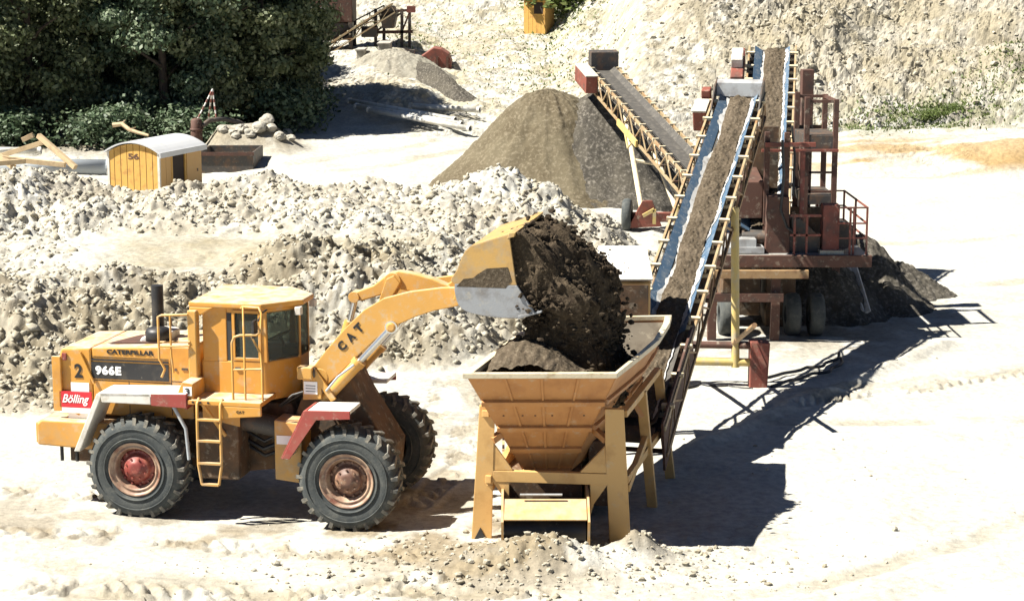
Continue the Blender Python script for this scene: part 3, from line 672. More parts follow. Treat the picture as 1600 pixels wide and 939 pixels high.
for x, z in ((.50,2.3),(.50,1.8),(-.85,1.75),(-.2,1.8)): b.lathe([(0,0),(.022,0),(.022,.014),(0,.014)], (x,-.722,z), (0,-1,0), 10, False)
b.box(.60, .70, -.735, -.722, 2.30, 2.33); b.box(-.62, -.5, -.735, -.722, 1.9, 1.93)
b.build_each('latch', M['darksteel'], hood)
text('966E', .44, .15, M['decal'], hood, (-.86, -.737, 2.165), bold=.05, spacing=1.12)
text('CATERPILLAR', .80, .078, M['letter'], hood, (-.66, -.727, 2.51), bold=.04)
text('2', .14, .23, M['letter'], guard, (-1.22, -.742, 2.10), bold=.03)
b = MB(); b.plate([(-.75,-.45,2.622),(.15,-.45,2.662),(.15,.25,2.662),(-.45,.25,2.636)], .006); b.build('intake_screen', M['rust'], hood)
b = MB(); b.prism([(-.30,2.58),(.20,2.60),(.20,2.78),(-.05,2.80),(-.25,2.70)], 'y', -.30, .30); b.build('air_box', M['white'], hood, .03)
b = MB(); b.lathe([(.0,2.62),(.20,2.62),(.21,2.80),(.17,2.86),(0,2.88)], (.02,-.22,0), (0,0,1), 20); b.build('precleaner', M['black'], hood)
b = MB(); b.tube([(-.06,.0,2.6),(-.06,.0,3.52)], .098, 18); b.build('exhaust_stack', M['black'], hood)
# sign plate on the side of the radiator guard
b = MB(); b.box(-1.47, -.92, -.80, -.775, 1.62, 1.88); sg = b.build('sign_plate', M['redplate'], ld)
b = MB(); b.box(-1.47, -.92, -.798, -.777, 1.53, 1.617); b.build('plate_border', M['decal'], sg)
text('Bölling', .46, .18, M['decal'], sg, (-1.42, -.804, 1.655), bold=.012, shear=.35)
b = MB(); b.box(-1.35, -.98, -.752, -.74, 1.53, 1.5301 - .14); b.build('sticker', M['decal'], ld)
# rear fenders: white tops and mud flaps, red front section
for s in (-1, 1):
    y0, y1 = s * .76, s * 1.37
    b = MB(); b.prism([(-.55,2.02),(.90,2.07),(.90,2.01),(-.53,1.96)], 'y', y0, y1); b.prism([(-.53,2.03),(.32,2.05),(.32,1.87),(-.50,1.87)], 'y', s*1.37, s*1.345); b.prism([(-.58,2.01),(-.50,1.97),(-.90,1.05),(-1.00,1.05)], 'y', y0, y1)
    fe = b.build('rear_fender', M['white'], ld, .012)
    b = MB(); b.prism([(.325,2.045),(.91,2.065),(.91,1.84),(.325,1.855)], 'y', s*1.374, s*1.34); b.prism([(.88,2.065),(.915,2.065),(.915,1.82),(.88,1.82)], 'y', y0, s*1.36); b.build('red_section', M['red'], fe, .008)
    b = MB(); b.tube([(.66,s*1.3,1.86),(.86,s*1.3,1.5),(.90,s*1.3,1.0)], .03, 8); b.build('fender_stay', M['pipe'], fe)
    b = MB(); b.prism([(-.42,1.96),(.85,1.99),(.60,1.72),(.0,1.80),(-.5,1.62)], 'y', s*.73, s*.77); b.build('inner_panel', M['yellow'], fe)
    # front fenders
    b = MB(); b.prism([(2.90,1.91),(3.56,1.93),(3.56,1.87),(2.92,1.85)], 'y', s*.80, s*1.38); b.prism([(2.92,1.91),(2.85,1.89),(2.46,1.12),(2.54,1.10)], 'y', s*.80, s*1.38)
    ff = b.build('front_fender', M['white'], ld, .012)
    b = MB(); b.prism([(2.85,1.905),(3.56,1.925),(3.56,1.80),(3.02,1.76),(2.58,1.12),(2.46,1.12)], 'y', s*1.38, s*1.405); b.prism([(2.81,1.89),(2.87,1.91),(2.48,1.10),(2.43,1.12)], 'y', s*.80, s*1.385); b.build('red_edge', M['red'], ff, .006)
# access ladder, near side
b = MB()
for x in (1.09, 1.47): b.tube([(x,-1.20,1.93),(x,-1.30,1.99),(x,-1.385,1.92),(x,-1.40,1.6),(x,-1.40,.95),(x + (.05 if x < 1.3 else -.05),-1.40,.64)], .024, 8)
lad = b.build('ladder', M['armyellow'], ld)
for z in (.64, .98, 1.34, 1.68):
    b = MB(); b.box(1.09 + (.05 if z < .7 else 0), 1.47 - (.05 if z < .7 else 0), -1.43, -1.36, z - .018, z + .018); b.build('rung', M['armyellow'], lad, .005)
b = MB(); b.tube([(1.15,-1.3,1.9),(1.42,-1.05,1.35)], .03, 8); b.build('brace', M['armyellow'], lad)
b = MB(); b.plate([(1.05,-1.04,1.94),(1.66,-1.04,1.94),(1.66,-1.04,1.50),(1.05,-1.04,1.62)], .012); b.build('kick_plate', M['yellow'], lad)
# deck beside the cab
b = MB(); b.box(.92, 2.12, -1.36, -.60, 1.90, 1.975); b.prism([(1.48,1.90),(2.12,1.90),(2.12,1.76),(1.48,1.70)], 'y', -1.36, -1.30); b.box(.92, 2.12, .60, 1.36, 1.90, 1.975); b.prism([(1.0,1.97),(1.0,2.22),(.82,2.24),(.70,1.97)], 'y', -1.3, -.78)
b.build_each('deck', M['yellow'], ld, .012)
b = MB(); b.box(.84, .98, -1.312, -1.30, 2.03, 2.17); pl = b.build('badge_plate', M['decal'], ld)
text('3', .075, .10, M['letter'], pl, (.873, -1.316, 2.05), bold=.02)
text('CAT', .13, .04, M['letter'], ld, (1.72, -1.364, 1.80), bold=.02)
# cab
b = MB(); b.prism([(.95,-.76),(2.0,-.76),(2.42,-.22),(2.42,.22),(2.0,.76),(.95,.76)], 'z', 1.86, 2.50); cab = b.build('cab', M['yellow'], ld, .03)
b = MB()
for s in (-1, 1):
    b.prism([(.98,2.48),(1.38,2.48),(1.38,3.34),(.98,3.34)], 'y', s*.76, s*.70)
    b.prism([(1.93,2.48),(2.05,2.48),(2.03,3.34),(1.95,3.34)], 'y', s*.765, s*.70)
    b.beam((2.40,s*.22,2.48),(2.40,s*.22,3.34), .05, .05)
    b.box(1.38, 2.0, s*.755, s*.70, 3.26, 3.34); b.beam((2.0,s*.73,3.30),(2.41,s*.21,3.30), .05, .08)
b.box(.98, 1.04, -.70, .70, 2.48, 2.56); b.box(.98, 1.04, -.70, .70, 3.2, 3.34)
b.build_each('cab_pillar', M['yellow'], cab, .012)
b = MB()
b.prism([(.78,-.82),(1.98,-.82),(2.50,-.28),(2.50,.28),(1.98,.82),(.78,.82)], 'z', 3.34, 3.43)
b.prism([(.79,3.35),(1.20,3.35),(1.0,3.22),(.86,3.20),(.79,3.24)], 'y', -.825, -.78); b.prism([(.79,3.35),(1.20,3.35),(1.0,3.22),(.86,3.20),(.79,3.24)], 'y', .78, .825)
b.build('cab_roof', M['yellow'], cab, .03)
b = MB()
for s in (-1, 1): b.box(.78, .93, s*.90, s*.74, 2.0, 3.30)
b.build_each('rollover_post', M['armyellow'], cab, .02)
for nm, q in (('door_window', [(1.52,-.745,2.56),(1.92,-.745,2.56),(1.92,-.745,3.25),(1.52,-.745,3.25)]), ('corner_window', [(2.04,-.72,2.52),(2.40,-.25,2.52),(2.40,-.25,3.28),(2.04,-.72,3.28)]), ('corner_window', [(2.04,.72,2.52),(2.40,.25,2.52),(2.40,.25,3.28),(2.04,.72,3.28)]),
              ('side_window', [(1.40,.735,2.52),(1.95,.735,2.52),(1.95,.735,3.28),(1.40,.735,3.28)]), ('windscreen', [(2.41,-.20,2.5),(2.41,.20,2.5),(2.41,.20,3.34),(2.41,-.20,3.34)]), ('rear_window', [(1.0,-.69,2.56),(1.0,.69,2.56),(1.0,.69,3.2),(1.0,-.69,3.2)])):
    b = MB(); b.plate([V(*p) for p in q], .008); b.build(nm, M['glass'], cab)
b = MB(); b.box(1.38, 1.46, -.75, -.72, 2.48, 3.3); b.build('door_gap', M['interior'], cab)
b = MB()
for a, c in (((1.50,-.77,2.52),(1.50,-.77,3.30)), ((1.93,-.77,2.52),(1.93,-.77,3.30)), ((1.48,-.77,3.29),(1.95,-.77,3.29)), ((1.48,-.77,2.53),(1.95,-.77,2.53))): b.beam(a, c, .05, .03, (0,1,0))
b.box(1.46, 1.95, -.775, -.755, 1.98, 2.5)
door = b.build('door', M['yellow'], cab, .008)
b = MB(); b.box(1.52, 1.60, -.80, -.775, 2.36, 2.40); b.build('handle', M['darksteel'], door)
b = MB(); b.box(1.15, 1.65, -.28, .28, 2.2, 2.62); b.prism([(1.10,2.5),(1.25,2.5),(1.2,3.1),(1.06,3.1)], 'y', -.28, .28); b.build('seat', M['interior'], cab, .04)
b = MB(); b.tube([(2.2,0,2.3),(2.0,0,2.78)], .03, 8); b.lathe([(.19,-.015),(.21,0),(.19,.015),(.19,-.015)], (2.0,0,2.78), (-.4,0,.9), 20); b.box(2.1, 2.36, -.2, .2, 2.45, 2.62); b.build('steering_wheel', M['interior'], cab)
b = MB(); b.tube([(2.06,-.79,3.34),(2.06,-1.02,3.33),(2.0,-1.05,3.2)], .016, 6); b.box(1.93, 1.97, -1.16, -.98, 2.95, 3.22); b.build('mirror', M['black'], cab, .01)
b = MB(); b.box(2.40, 2.50, -.44, -.32, 3.20, 3.33); b.box(2.40, 2.50, .32, .44, 3.20, 3.33); b.build_each('work_lamp', M['white'], cab, .01)
# grab rails at the deck
b = MB()
b.tube([(1.62,-1.2,1.97),(1.62,-1.2,2.88),(1.66,-1.2,2.97),(1.75,-1.2,3.0),(2.0,-1.14,3.0),(2.06,-1.1,3.05),(2.06,-1.05,3.33),(2.0,-1.0,3.41),(1.72,-.95,3.40),(1.66,-.85,3.36)], .02, 8)
b.tube([(1.82,-1.2,1.97),(1.82,-1.2,2.98),(1.78,-1.1,3.2),(1.74,-.98,3.4)], .018, 8)
b.tube([(2.1,-1.2,1.97),(2.1,-1.2,2.48),(2.05,-1.1,2.7),(1.90,-1.1,2.98)], .018, 8)
b.tube([(1.62,-1.2,2.45),(2.1,-1.2,2.48)], .018, 8)
b.build_each('grab_rail', M['armyellow'], ld)
b = MB()
b.tube([(.36,-.98,2.23),(.42,-.98,2.36),(.33,-.98,2.52),(.33,-.98,3.2),(.38,-.96,3.22),(.80,-.92,3.24)], .02, 8)
b.tube([(.55,-.95,2.3),(.52,-.95,2.6),(.52,-.95,3.23)], .018, 8)
b.tube([(.33,-.98,2.72),(.82,-.92,2.74)], .018, 8); b.tube([(.33,-.92,2.78),(.82,-.90,2.80)], .018, 8)
b.build_each('hand_rail', M['armyellow'], ld)
b = MB()
for x in (1.0, 1.12, 1.25): b.box(x, x+.03, -1.375, -1.362, 1.93, 1.96)
b.tube([(2.15,-.55,1.75),(2.4,-.62,1.95),(2.75,-.5,2.05)], .022, 6); b.tube([(2.15,-.48,1.72),(2.42,-.5,1.9),(2.75,-.42,2.1)], .022, 6)
b.build_each('hydraulic_hose', M['black'], ld)
# front frame, lamp bracket, boxes
b = MB(); b.prism([(2.35,.60),(3.9,.62),(3.95,1.1),(3.45,1.9),(3.2,2.40),(2.75,2.44),(2.55,2.0),(2.35,1.5)], 'y', -.48, .48); fr = b.build('front_frame', M['chassis'], ld, .02)
b = MB(); b.prism([(2.20,.66),(2.62,.62),(2.66,1.58),(2.20,1.62)], 'y', -.98, -.48); b.prism([(2.2,.66),(2.62,.62),(2.66,1.58),(2.2,1.62)], 'y', .48, .98); b.build_each('side_box', M['armyellow'], fr, .02)
b = MB(); b.plate([(2.24,-.985,1.24),(2.5,-.985,1.24),(2.5,-.985,1.38),(2.24,-.985,1.38)], .005); b.build('sticker', M['decal'], fr)
b = MB()
for s in (-1, 1):
    b.prism([(2.62,1.92),(2.92,1.94),(2.92,2.30),(2.62,2.30)], 'y', s*.78, s*.72)
    b.beam((2.78,s*.76,2.40),(3.12,s*.76,1.93), .10, .05, (0,1,0))
b.build_each('tower_plate', M['armyellow'], fr, .01)
b = MB()
for s in (-1, 1): b.box(2.55, 2.80, s*.86, s*.66, 2.26, 2.46)
b.build_each('headlight', M['armyellow'], fr, .02)
b = MB()
for s in (-1, 1): b.lathe([(0,0),(.075,.0),(.08,.02),(.06,.03),(0,.03)], (2.80,s*.76,2.36), (1,0,0), 16)
b.build_each('lens', M['darksteel'], fr)
b = MB(); b.plate([(2.64,-.785,2.02),(2.86,-.785,2.02),(2.86,-.785,2.22),(2.64,-.785,2.22)], .005); st = b.build('sticker', M['decal'], fr)
b = MB()
for k in range(3): b.box(2.67, 2.83, -.792, -.7905, 2.06 + k*.045, 2.072 + k*.045)
b.build('small_print', M['letter'], st)
# lift arms
armp = [(2.72,2.38),(2.97,2.70),(3.29,3.07),(3.6,3.37),(3.91,3.56),(4.32,3.68),(4.83,3.76),(5.16,3.78),(5.20,3.68),(5.18,3.56),(5.08,3.48),(4.73,3.40),(4.42,3.29),(4.11,3.14),(3.8,2.93),(3.49,2.64),(3.22,2.37),(2.94,2.11)]
for s in (-1, 1):
    b = MB(); b.prism(armp, 'y', s*.66, s*.56); b.lathe([(0,-.02),(.14,-.02),(.14,.12),(0,.12)], (2.86,s*.55,2.27), (0,s,0), 18, False); arm = b.build('lift_arm', M['armyellow'], ld, .012)
    b = MB(); b.lathe([(0,.0),(.09,.0),(.09,.05),(.05,.07),(0,.07)], (4.04,s*.655,3.12), (0,s,0), 16, False); b.lathe([(0,.0),(.07,.0),(.07,.04),(0,.04)], (5.12,s*.655,3.66), (0,s,0), 16, False); b.build_each('pin', M['armyellow'], arm)
    if s < 0:
        for ch, x, z in (('C', 3.245, 2.69), ('A', 3.385, 2.84), ('T', 3.52, 2.985)):
            text(ch, .13, .145, M['letter'], arm, (x, -.668, z), rot=(R(90), R(-46), 0), bold=.05)
    b = MB(); b.tube([(2.92,s*.64,1.90),(3.50,s*.64,2.53)], .095, 16); b.tube([(3.46,s*.64,2.49),(3.52,s*.64,2.56)], .115, 16); lc = b.build('lift_cylinder', M['armyellow'], ld)
    b = MB(); b.tube([(3.5,s*.64,2.53),(4.04,s*.64,3.12)], .055, 12); b.lathe([(0,-.07),(.10,-.07),(.10,.07),(0,.07)], (4.04,s*.64,3.12), (0,1,0), 16, False); b.build('piston_rod', M['chrome'], lc)
    b = MB(); b.tube([(3.0,s*.78,2.08),(3.2,s*.80,2.32),(3.46,s*.78,2.52)], .02, 6); b.build('hose', M['pipe'], lc)
b = MB(); b.tube([(4.25,-.6,3.42),(4.25,.6,3.42)], .12, 14); b.build('cross_tube', M['armyellow'], ld)
# bell crank and tilt linkage on the centre line
b = MB(); b.prism([(3.23,3.42),(3.30,3.54),(3.60,3.66),(3.80,3.82),(4.0,3.90),(4.2,3.88),(4.55,3.80),(4.85,3.68),(4.84,3.56),(4.6,3.56),(4.2,3.58),(3.98,3.62),(3.7,3.50),(3.4,3.40)], 'y', -.10, .10)
tl = b.build('tilt_lever', M['armyellow'], ld, .02)
b = MB(); b.lathe([(0,-.14),(.135,-.14),(.135,.14),(0,.14)], (3.92,0,3.74), (0,1,0), 20, False); b.lathe([(0,-.16),(.07,-.16),(.07,.16),(0,.16)], (3.92,0,3.74), (0,1,0), 16, False); b.lathe([(0,-.13),(.09,-.13),(.09,.13),(0,.13)], (3.28,0,3.46), (0,1,0), 16, False); b.build_each('pin', M['armyellow'], tl, .006)
b = MB()
for s in (-1, 1): b.prism([(3.66,3.30),(3.84,3.36),(4.05,3.72),(3.95,3.84),(3.83,3.78)], 'y', s*.14, s*.18)
b.build_each('lever_bracket', M['armyellow'], tl, .01)
b = MB(); b.tube([(3.0,0,2.50),(3.18,0,3.05)], .09, 14); tc = b.build('tilt_cylinder', M['armyellow'], ld)
b = MB(); b.tube([(3.18,0,3.05),(3.28,0,3.46)], .05, 12); b.build('piston_rod', M['chrome'], tc)
b = MB(); b.beam((4.80,0,3.62),(5.3,0,4.0), .12, .16); b.build('tilt_link', M['armyellow'], ld, .02)
# bucket
BS = [(6.0,4.70),(5.41,4.50),(5.21,4.15),(5.16,3.81),(5.27,3.54),(5.65,3.44),(6.16,3.43),(6.41,3.51),(6.26,3.72),(6.10,4.0)]
def smooth_poly(p, keep, n=4):          # round the back of the side profile
    out = []
    for i in range(len(p)):
        a, b_, c, d = p[i-1], p[i], p[(i+1) % len(p)], p[(i+2) % len(p)]
        out.append(b_)
        if i in keep:
            for k in range(1, n):
                t = k / n
                out.append(tuple(.5 * (2*b_[j] + (c[j]-a[j])*t + (2*a[j]-5*b_[j]+4*c[j]-d[j])*t*t + (3*b_[j]-a[j]-3*c[j]+d[j])*t**3) for j in (0, 1)))
    return out
bw = 1.16
yel = [(6.0,4.70),(5.41,4.50),(5.21,4.15),(5.165,3.92),(6.12,3.93),(6.10,4.0)]
gry = [(5.165,3.92),(5.16,3.81),(5.27,3.54),(5.65,3.44),(6.16,3.43),(6.41,3.51),(6.26,3.72),(6.12,3.93)]
b = MB(); shell = smooth_poly(BS, (1,2,3,4,5))[:23]; inner_ = [(5.98,4.63),(5.46,4.44),(5.28,4.12),(5.23,3.83),(5.32,3.60),(5.67,3.50),(6.16,3.49),(6.41,3.53)]
ctr_ = (5.75, 4.05); inner = [(p[0] + (ctr_[0]-p[0])*.10, p[1] + (ctr_[1]-p[1])*.10) for p in shell]
for i in range(len(shell) - 1):
    b.hexa([(shell[i][0],-bw,shell[i][1]),(shell[i+1][0],-bw,shell[i+1][1]),(shell[i+1][0],bw,shell[i+1][1]),(shell[i][0],bw,shell[i][1]),
            (inner[i][0],-bw,inner[i][1]),(inner[i+1][0],-bw,inner[i+1][1]),(inner[i+1][0],bw,inner[i+1][1]),(inner[i][0],bw,inner[i][1])])
bk = b.build('bucket', M['bucketpaint'], ld)
yel = smooth_poly(yel, (1,2)); gry = smooth_poly(gry, (1,2,3))
for s in (-1, 1):
    b = MB(); b.prism(yel, 'y', s*(bw+.002), s*(bw-.05)); b.build('side_plate', M['bucketpaint'], bk, .008)
    b = MB(); b.prism(gry, 'y', s*(bw+.006), s*(bw-.05)); b.build('wear_plate', M['bucketsteel'], bk, .008)
    b = MB(); b.prism([(5.19,3.88),(5.95,3.88),(6.04,4.0),(5.98,4.2),(5.66,4.17),(5.52,4.08),(5.45,4.02),(5.30,4.0)], 'y', s*(bw+.008), s*(bw-.0)); b.build('mud_patch', M['beltsoil'], bk)
b = MB(); b.prism([(5.97,4.63),(6.0,4.72),(6.10,4.73),(6.08,4.66)], 'y', -bw-.01, bw+.01); b.build('spill_guard', M['bucketpaint'], bk, .008)
b = MB(); b.prism([(6.14,3.42),(6.50,3.53),(6.50,3.56),(6.14,3.47)], 'y', -bw-.02, bw+.02); b.build('cutting_edge', M['bucketsteel'], bk, .006)
for s in (-1, 1):
    b = MB(); b.prism([(5.0,3.56),(5.26,3.52),(5.28,4.12),(5.16,4.10)], 'y', s*.52, s*.42); b.prism([(5.05,3.60),(5.32,3.58),(5.34,4.1),(5.22,4.1)], 'y', s*.80, s*.70); b.build_each('ear', M['armyellow'], bk, .01)

# dark soil pouring out of the bucket: one loose mass
def noise3(p, sc, seed):
    return fbm(p[:, 0] * sc + p[:, 2] * sc * .37, p[:, 1] * sc + p[:, 2] * sc * .83, seed, 4) + fbm(p[:, 2] * sc, p[:, 0] * sc * .6 - p[:, 1] * sc * .5, seed + 3, 3) - 1.0
prof = [(5.50,4.30),(5.86,4.52),(6.12,4.62),(6.42,4.58),(6.74,4.36),(6.98,4.02),(7.16,3.62),(7.31,3.18),(7.42,2.75),(7.46,2.35),(7.3,2.0),(6.5,2.05),(6.32,2.5),(6.34,3.0),(6.36,3.5),(6.2,3.56),(5.7,3.60),(5.36,3.9)]
pp = np.array(prof + prof[:1]); tt = np.concatenate([[0], np.cumsum(np.hypot(*np.diff(pp, axis=0).T))])
nn = 190; ts = np.linspace(0, tt[-1], nn); px_ = np.interp(ts, tt, pp[:, 0]); pz_ = np.interp(ts, tt, pp[:, 1]); cxx, czz = 6.5, 3.6
ys = np.concatenate([np.full(16, -1.02), np.linspace(-1.02, 1.02, 120), np.full(16, 1.02)]); qs = np.concatenate([np.linspace(.02, .95, 16), np.ones(120), np.linspace(.95, .02, 16)]); P = []
for y, q in zip(ys, qs):
    y = y * (1.0 + .06 * (1 - q * q)) if q < 1 else y
    drop = np.clip((3.5 - pz_) / 1.3, 0, 1)              # falling part narrows towards the hopper
    P.append(np.stack([cxx + (px_ - cxx) * q + .12 * math.sin(y * 3 + 1), np.full(nn, y) * (1 - .20 * drop), czz + (pz_ - czz) * q], 1))
P = np.concatenate(P); drop_all = np.clip((3.6 - P[:, 2]) / 1.2, 0, 1); dirv = P - np.array([cxx, 0, czz]); dirv /= np.linalg.norm(dirv * [1, .3, 1], axis=1)[:, None] + 1e-6
tang = np.tile(ts, len(ys)); streak = fbm(P[:, 1] * 4.5 + 20, tang * 1.1, 331, 4) - .5 + .6 * (fbm(P[:, 1] * 11 + 20, tang * 2.6, 335, 3) - .5)
P = P + dirv * [1, .2, 1] * (.30 * streak)[:, None]
P = P + dirv * [1, .2, 1] * ((.26 + .22 * drop_all) * noise3(P * [1, 1, .6], 1.9, 301) + .20 * noise3(P * [1, 1, .7], 4.2, 311) + .10 * noise3(P, 10, 321))[:, None]
sm = link('soil_load', grid_mesh('soil_load', P, len(ys), nn, M['soil']), kind='stuff')
sm.location = LO; sm.rotation_euler = (0, 0, R(YAW)); sm['label'] = 'dark damp soil pouring out of the raised bucket into the hopper'; sm['category'] = 'soil'
r_ = np.random.default_rng(303); k = r_.integers(0, len(P), 5200); kp = P[k] + r_.normal(0, .05, (5200, 3)) * np.where(r_.random((5200, 1)) < .25, 3.2, 1)
kp = kp[(kp[:, 0] > 6.1)]; sz = .012 + .05 * r_.random(len(kp)) ** 3
o = lumps('falling_crumbs', kp, sz, M['soil'], 304, sm)

# ---------------------------------------------------------------- feed hopper
hp = thing('feed_hopper', 'orange steel feed hopper on four braced legs, half filled with soil', 'hopper', (.9, 29.5, 0))
RZ = 2.75
rim = [V(-.66,27.48,RZ), V(1.53,27.50,RZ), V(1.96,28.81,RZ), V(2.31,29.93,RZ), V(2.57,31.25,RZ), V(2.66,31.95,RZ), V(.50,31.75,RZ)]
bfl, bfr, brl, brr = V(.20,28.65,.96), V(.87,28.66,.96), V(.98,31.0,.96), V(1.65,31.0,.96)
def shell_part(name, quad, t, m=None, **k):
    b = MB(); b.plate(quad, t); return b.build(name, m or M['hopper'], hp, world=True, **k)
front = shell_part('front_plate', [rim[0], bfl, bfr, rim[1]], .02)
shell_part('rear_plate', [rim[5], brr, brl, rim[6]], .02)
shell_part('left_plate', [rim[6], brl, bfl, rim[0]], .02)
b = MB(); rr_ = rim[1:6]; lo = [bfr.lerp(brr, k / 4) for k in range(5)]
for k in range(4): b.plate([rr_[k], lo[k], lo[k+1], rr_[k+1]], .02)
right = b.build('right_plate', M['hopper'], hp, world=True)
# worn liners inside the shell
for nm, quad in (('left', [rim[6], brl, bfl, rim[0]]), ('rear', [rim[5], brr, brl, rim[6]]), ('front', [rim[0], bfl, bfr, rim[1]])):
    cen = V(1.1, 29.6, 1.9); q = [p.lerp(cen, .045) - V(0,0,.03) for p in quad]; b = MB(); b.plate(q, .008); b.build('liner', M['liner'], hp, world=True)
b = MB()
for k in range(4): b.plate([p.lerp(V(1.1,29.6,1.9), .05) - V(0,0,.03) for p in (rr_[k], lo[k], lo[k+1], rr_[k+1])], .008)
b.build('liner', M['liner'], hp, world=True)
# ribs across the front plate
def fp(u, v): # u across, v down
    return rim[0].lerp(rim[1], u).lerp(bfl.lerp(bfr, u), v)
fn = (rim[1] - rim[0]).cross(bfl - rim[0]).normalized(); fn = fn if fn.y < 0 else -fn
for v in (.26, .52, .74, .97):
    b = MB(); b.beam(fp(-.01, v) + fn*.045, fp(1.01, v) + fn*.045, .09, .07, fn); b.build('rib', M['hopper'], front, .008, world=True)
for u in (.25, .5, .75):
    b = MB(); b.beam(fp(u, .02) + fn*.022, fp(u, .95) + fn*.022, .035, .04, fn); b.build('stiffener', M['hopper'], front, .004, world=True)
b = MB()
for v in (.40,):
    for u in (.12, .3, .42, .58, .88): b.lathe([(0,0),(.018,0),(.018,.02),(0,.02)], fp(u, v), fn, 8, False)
b.build('bolt', M['rust'], front, world=True)
rn = V(.93,-.25,-.30).normalized()
for v in (.26, .52):
    b = MB()
    for k in range(4): b.beam(rr_[k].lerp(lo[k], v) + rn*.04, rr_[k+1].lerp(lo[k+1], v) + rn*.04, .07, .08, rn)
    b.build('rib', M['hopper'], right, world=True)
# rim lip, its white-lit look put into a pale colour
b = MB(); nR = len(rim); cc = V(1.2, 29.8, RZ)
outer = [p + V((p.x-cc.x)*.035, (p.y-cc.y)*.02, 0) for p in rim]; inn = [p + V((cc.x-p.x)*.05, (cc.y-p.y)*.022, 0) for p in rim]
for i in range(nR):
    j = (i+1) % nR
    b.hexa([outer[i] - V(0,0,.05), outer[j] - V(0,0,.05), inn[j] - V(0,0,.05), inn[i] - V(0,0,.05), outer[i] + V(0,0,.03), outer[j] + V(0,0,.03), inn[j] + V(0,0,.03), inn[i] + V(0,0,.03)])
b.build('rim', M['rim'], hp, .008, world=True)
# legs: plates facing the camera, with gussets
def flat(name, poly, y, t=.09, m='hopperleg', par=None):   # polygon (x,z) in a plane facing the camera
    b = MB(); b.prism(poly, 'y', y, y + t); k = math.tan(R(6)); b.v = [(p[0], p[1] - (p[0] - .6) * k, p[2]) for p in b.v]; return b.build(name, M[m], par or hp, .008, world=True)
flat('leg', [(-.49,2.13),(-.25,2.13),(-.27,1.60),(-.31,.02),(-.62,.02)], 28.0)
flat('leg', [(1.39,2.13),(1.67,2.13),(1.80,.02),(1.48,.02),(1.40,1.5)], 28.0)
flat('gusset', [(-.275,1.55),(.02,1.135),(-.285,1.135)], 28.01, .07); flat('gusset', [(1.395,1.55),(1.02,1.135),(1.43,1.135)], 28.01, .07)
flat('gusset', [(-.30,.96),(-.04,.96),(-.04,.55),(-.12,.70)], 28.01, .07); flat('gusset', [(1.44,.96),(1.18,.96),(1.18,.45),(1.24,.66)], 28.01, .07)
flat('cross_beam', [(-.29,.955),(1.44,.955),(1.43,1.13),(-.285,1.13)], 28.0, .10)
flat('foot', [(-.60,.0),(-.36,.0),(-.48,.24)], 27.98, .02, 'black')
for x in (-.62, 1.45):
    b = MB(); b.box(x, x + .42, 27.85, 28.25, -.04, .03); b.build('foot_plate', M['rust'], hp, world=True)
# side frames (right one in view), three posts each with rails and crossing braces
for side in (0, 1):
    dx = 0 if side == 0 else -2.08
    L_ = lambda x, y, z: V(x + dx, y, z)
    p1t, p1b = L_(1.68,28.06,2.02), L_(1.80,28.06,0)
    p2t, p2b = L_(2.06,29.8,1.96), L_(2.27,29.9,0)
    p3t, p3b = L_(2.45,31.5,1.93), L_(2.70,31.6,0)
    for a, c in ((p2t, p2b), (p3t, p3b)):
        b = MB(); b.beam(a, c, .10, .16, (.97,-.24,0)); b.build('leg', M['hopperleg'], hp, .008, world=True)
    b = MB(); b.beam(p1t, p2t, .11, .10); b.beam(p2t, p3t, .11, .10); b.build('side_rail', M['hopperleg'], hp, .008, world=True)
    m1, m2, m3 = L_(1.72,28.06,1.0), L_(2.15,29.85,.98), L_(2.58,31.55,.95)
    for a, c in ((m1, m2), (m2, m3), (L_(1.74,28.1,.85), L_(2.13,29.82,1.18))):
        b = MB(); b.beam(a, c, .09, .12, (0,0,1)); b.build('brace', M['hopperleg'], hp, .008, world=True)
    b = MB(); b.beam(L_(2.08,29.8,1.55), L_(2.03 - .25,29.8,2.05), .08, .08); b.build_each('knee', M['hopper'], hp, world=True)
b = MB(); b.beam(V(-.30,28.1,1.6), V(.25,28.6,1.9), .10, .10); b.beam(V(1.42,28.1,1.6), V(1.1,28.6,1.8), .09, .09); b.build_each('diagonal_strut', M['hopper'], hp, world=True)
# feeder under the outlet: side cheeks, cover plate, drum and belt
b = MB(); b.plate([V(-.13,27.72,.80), V(1.11,27.72,.80), V(1.11,27.30,.60), V(-.13,27.30,.60)], .02); fc = b.build('feeder_cover', M['armyellow'], hp, .004, world=True)
for x in (-.16, 1.12):
    b = MB(); b.prism([(27.28,.10),(27.25,.58),(27.75,.84),(31.3,.92),(31.3,.25),(28,.12)], 'x', x, x + .035); b.build('feeder_cheek', M['armyellow'], hp, world=True)
b = MB(); b.tube([V(-.12,27.56,.36), V(1.1,27.56,.36)], .20, 22); b.build('feeder_drum', M['black'], hp, world=True)
b = MB(); b.box(-.11, 1.1, 27.56, 31.2, .53, .57); b.box(-.11, 1.1, 27.56, 31.2, .14, .18); b.build_each('feeder_belt', M['belt'], hp, world=True)
b = MB(); b.tube([V(.12,27.66,.88), V(.75,27.66,.88)], .018, 6); b.build('guard_rod', M['steel'], hp, world=True)
b = MB(); b.box(-.05, 1.08, 28.5, 31.2, .2, .94); b.build('under_shade_box', M['chassis'], hp, .01, world=True)  # dark box added to fill the shade under the hopper
b = MB(); b.box(1.2, 1.75, 29.2, 31.4, .25, 1.3); b.build('side_shade_box', M['chassis'], hp, .01, world=True)  # dark box added for the shade behind the right-hand posts
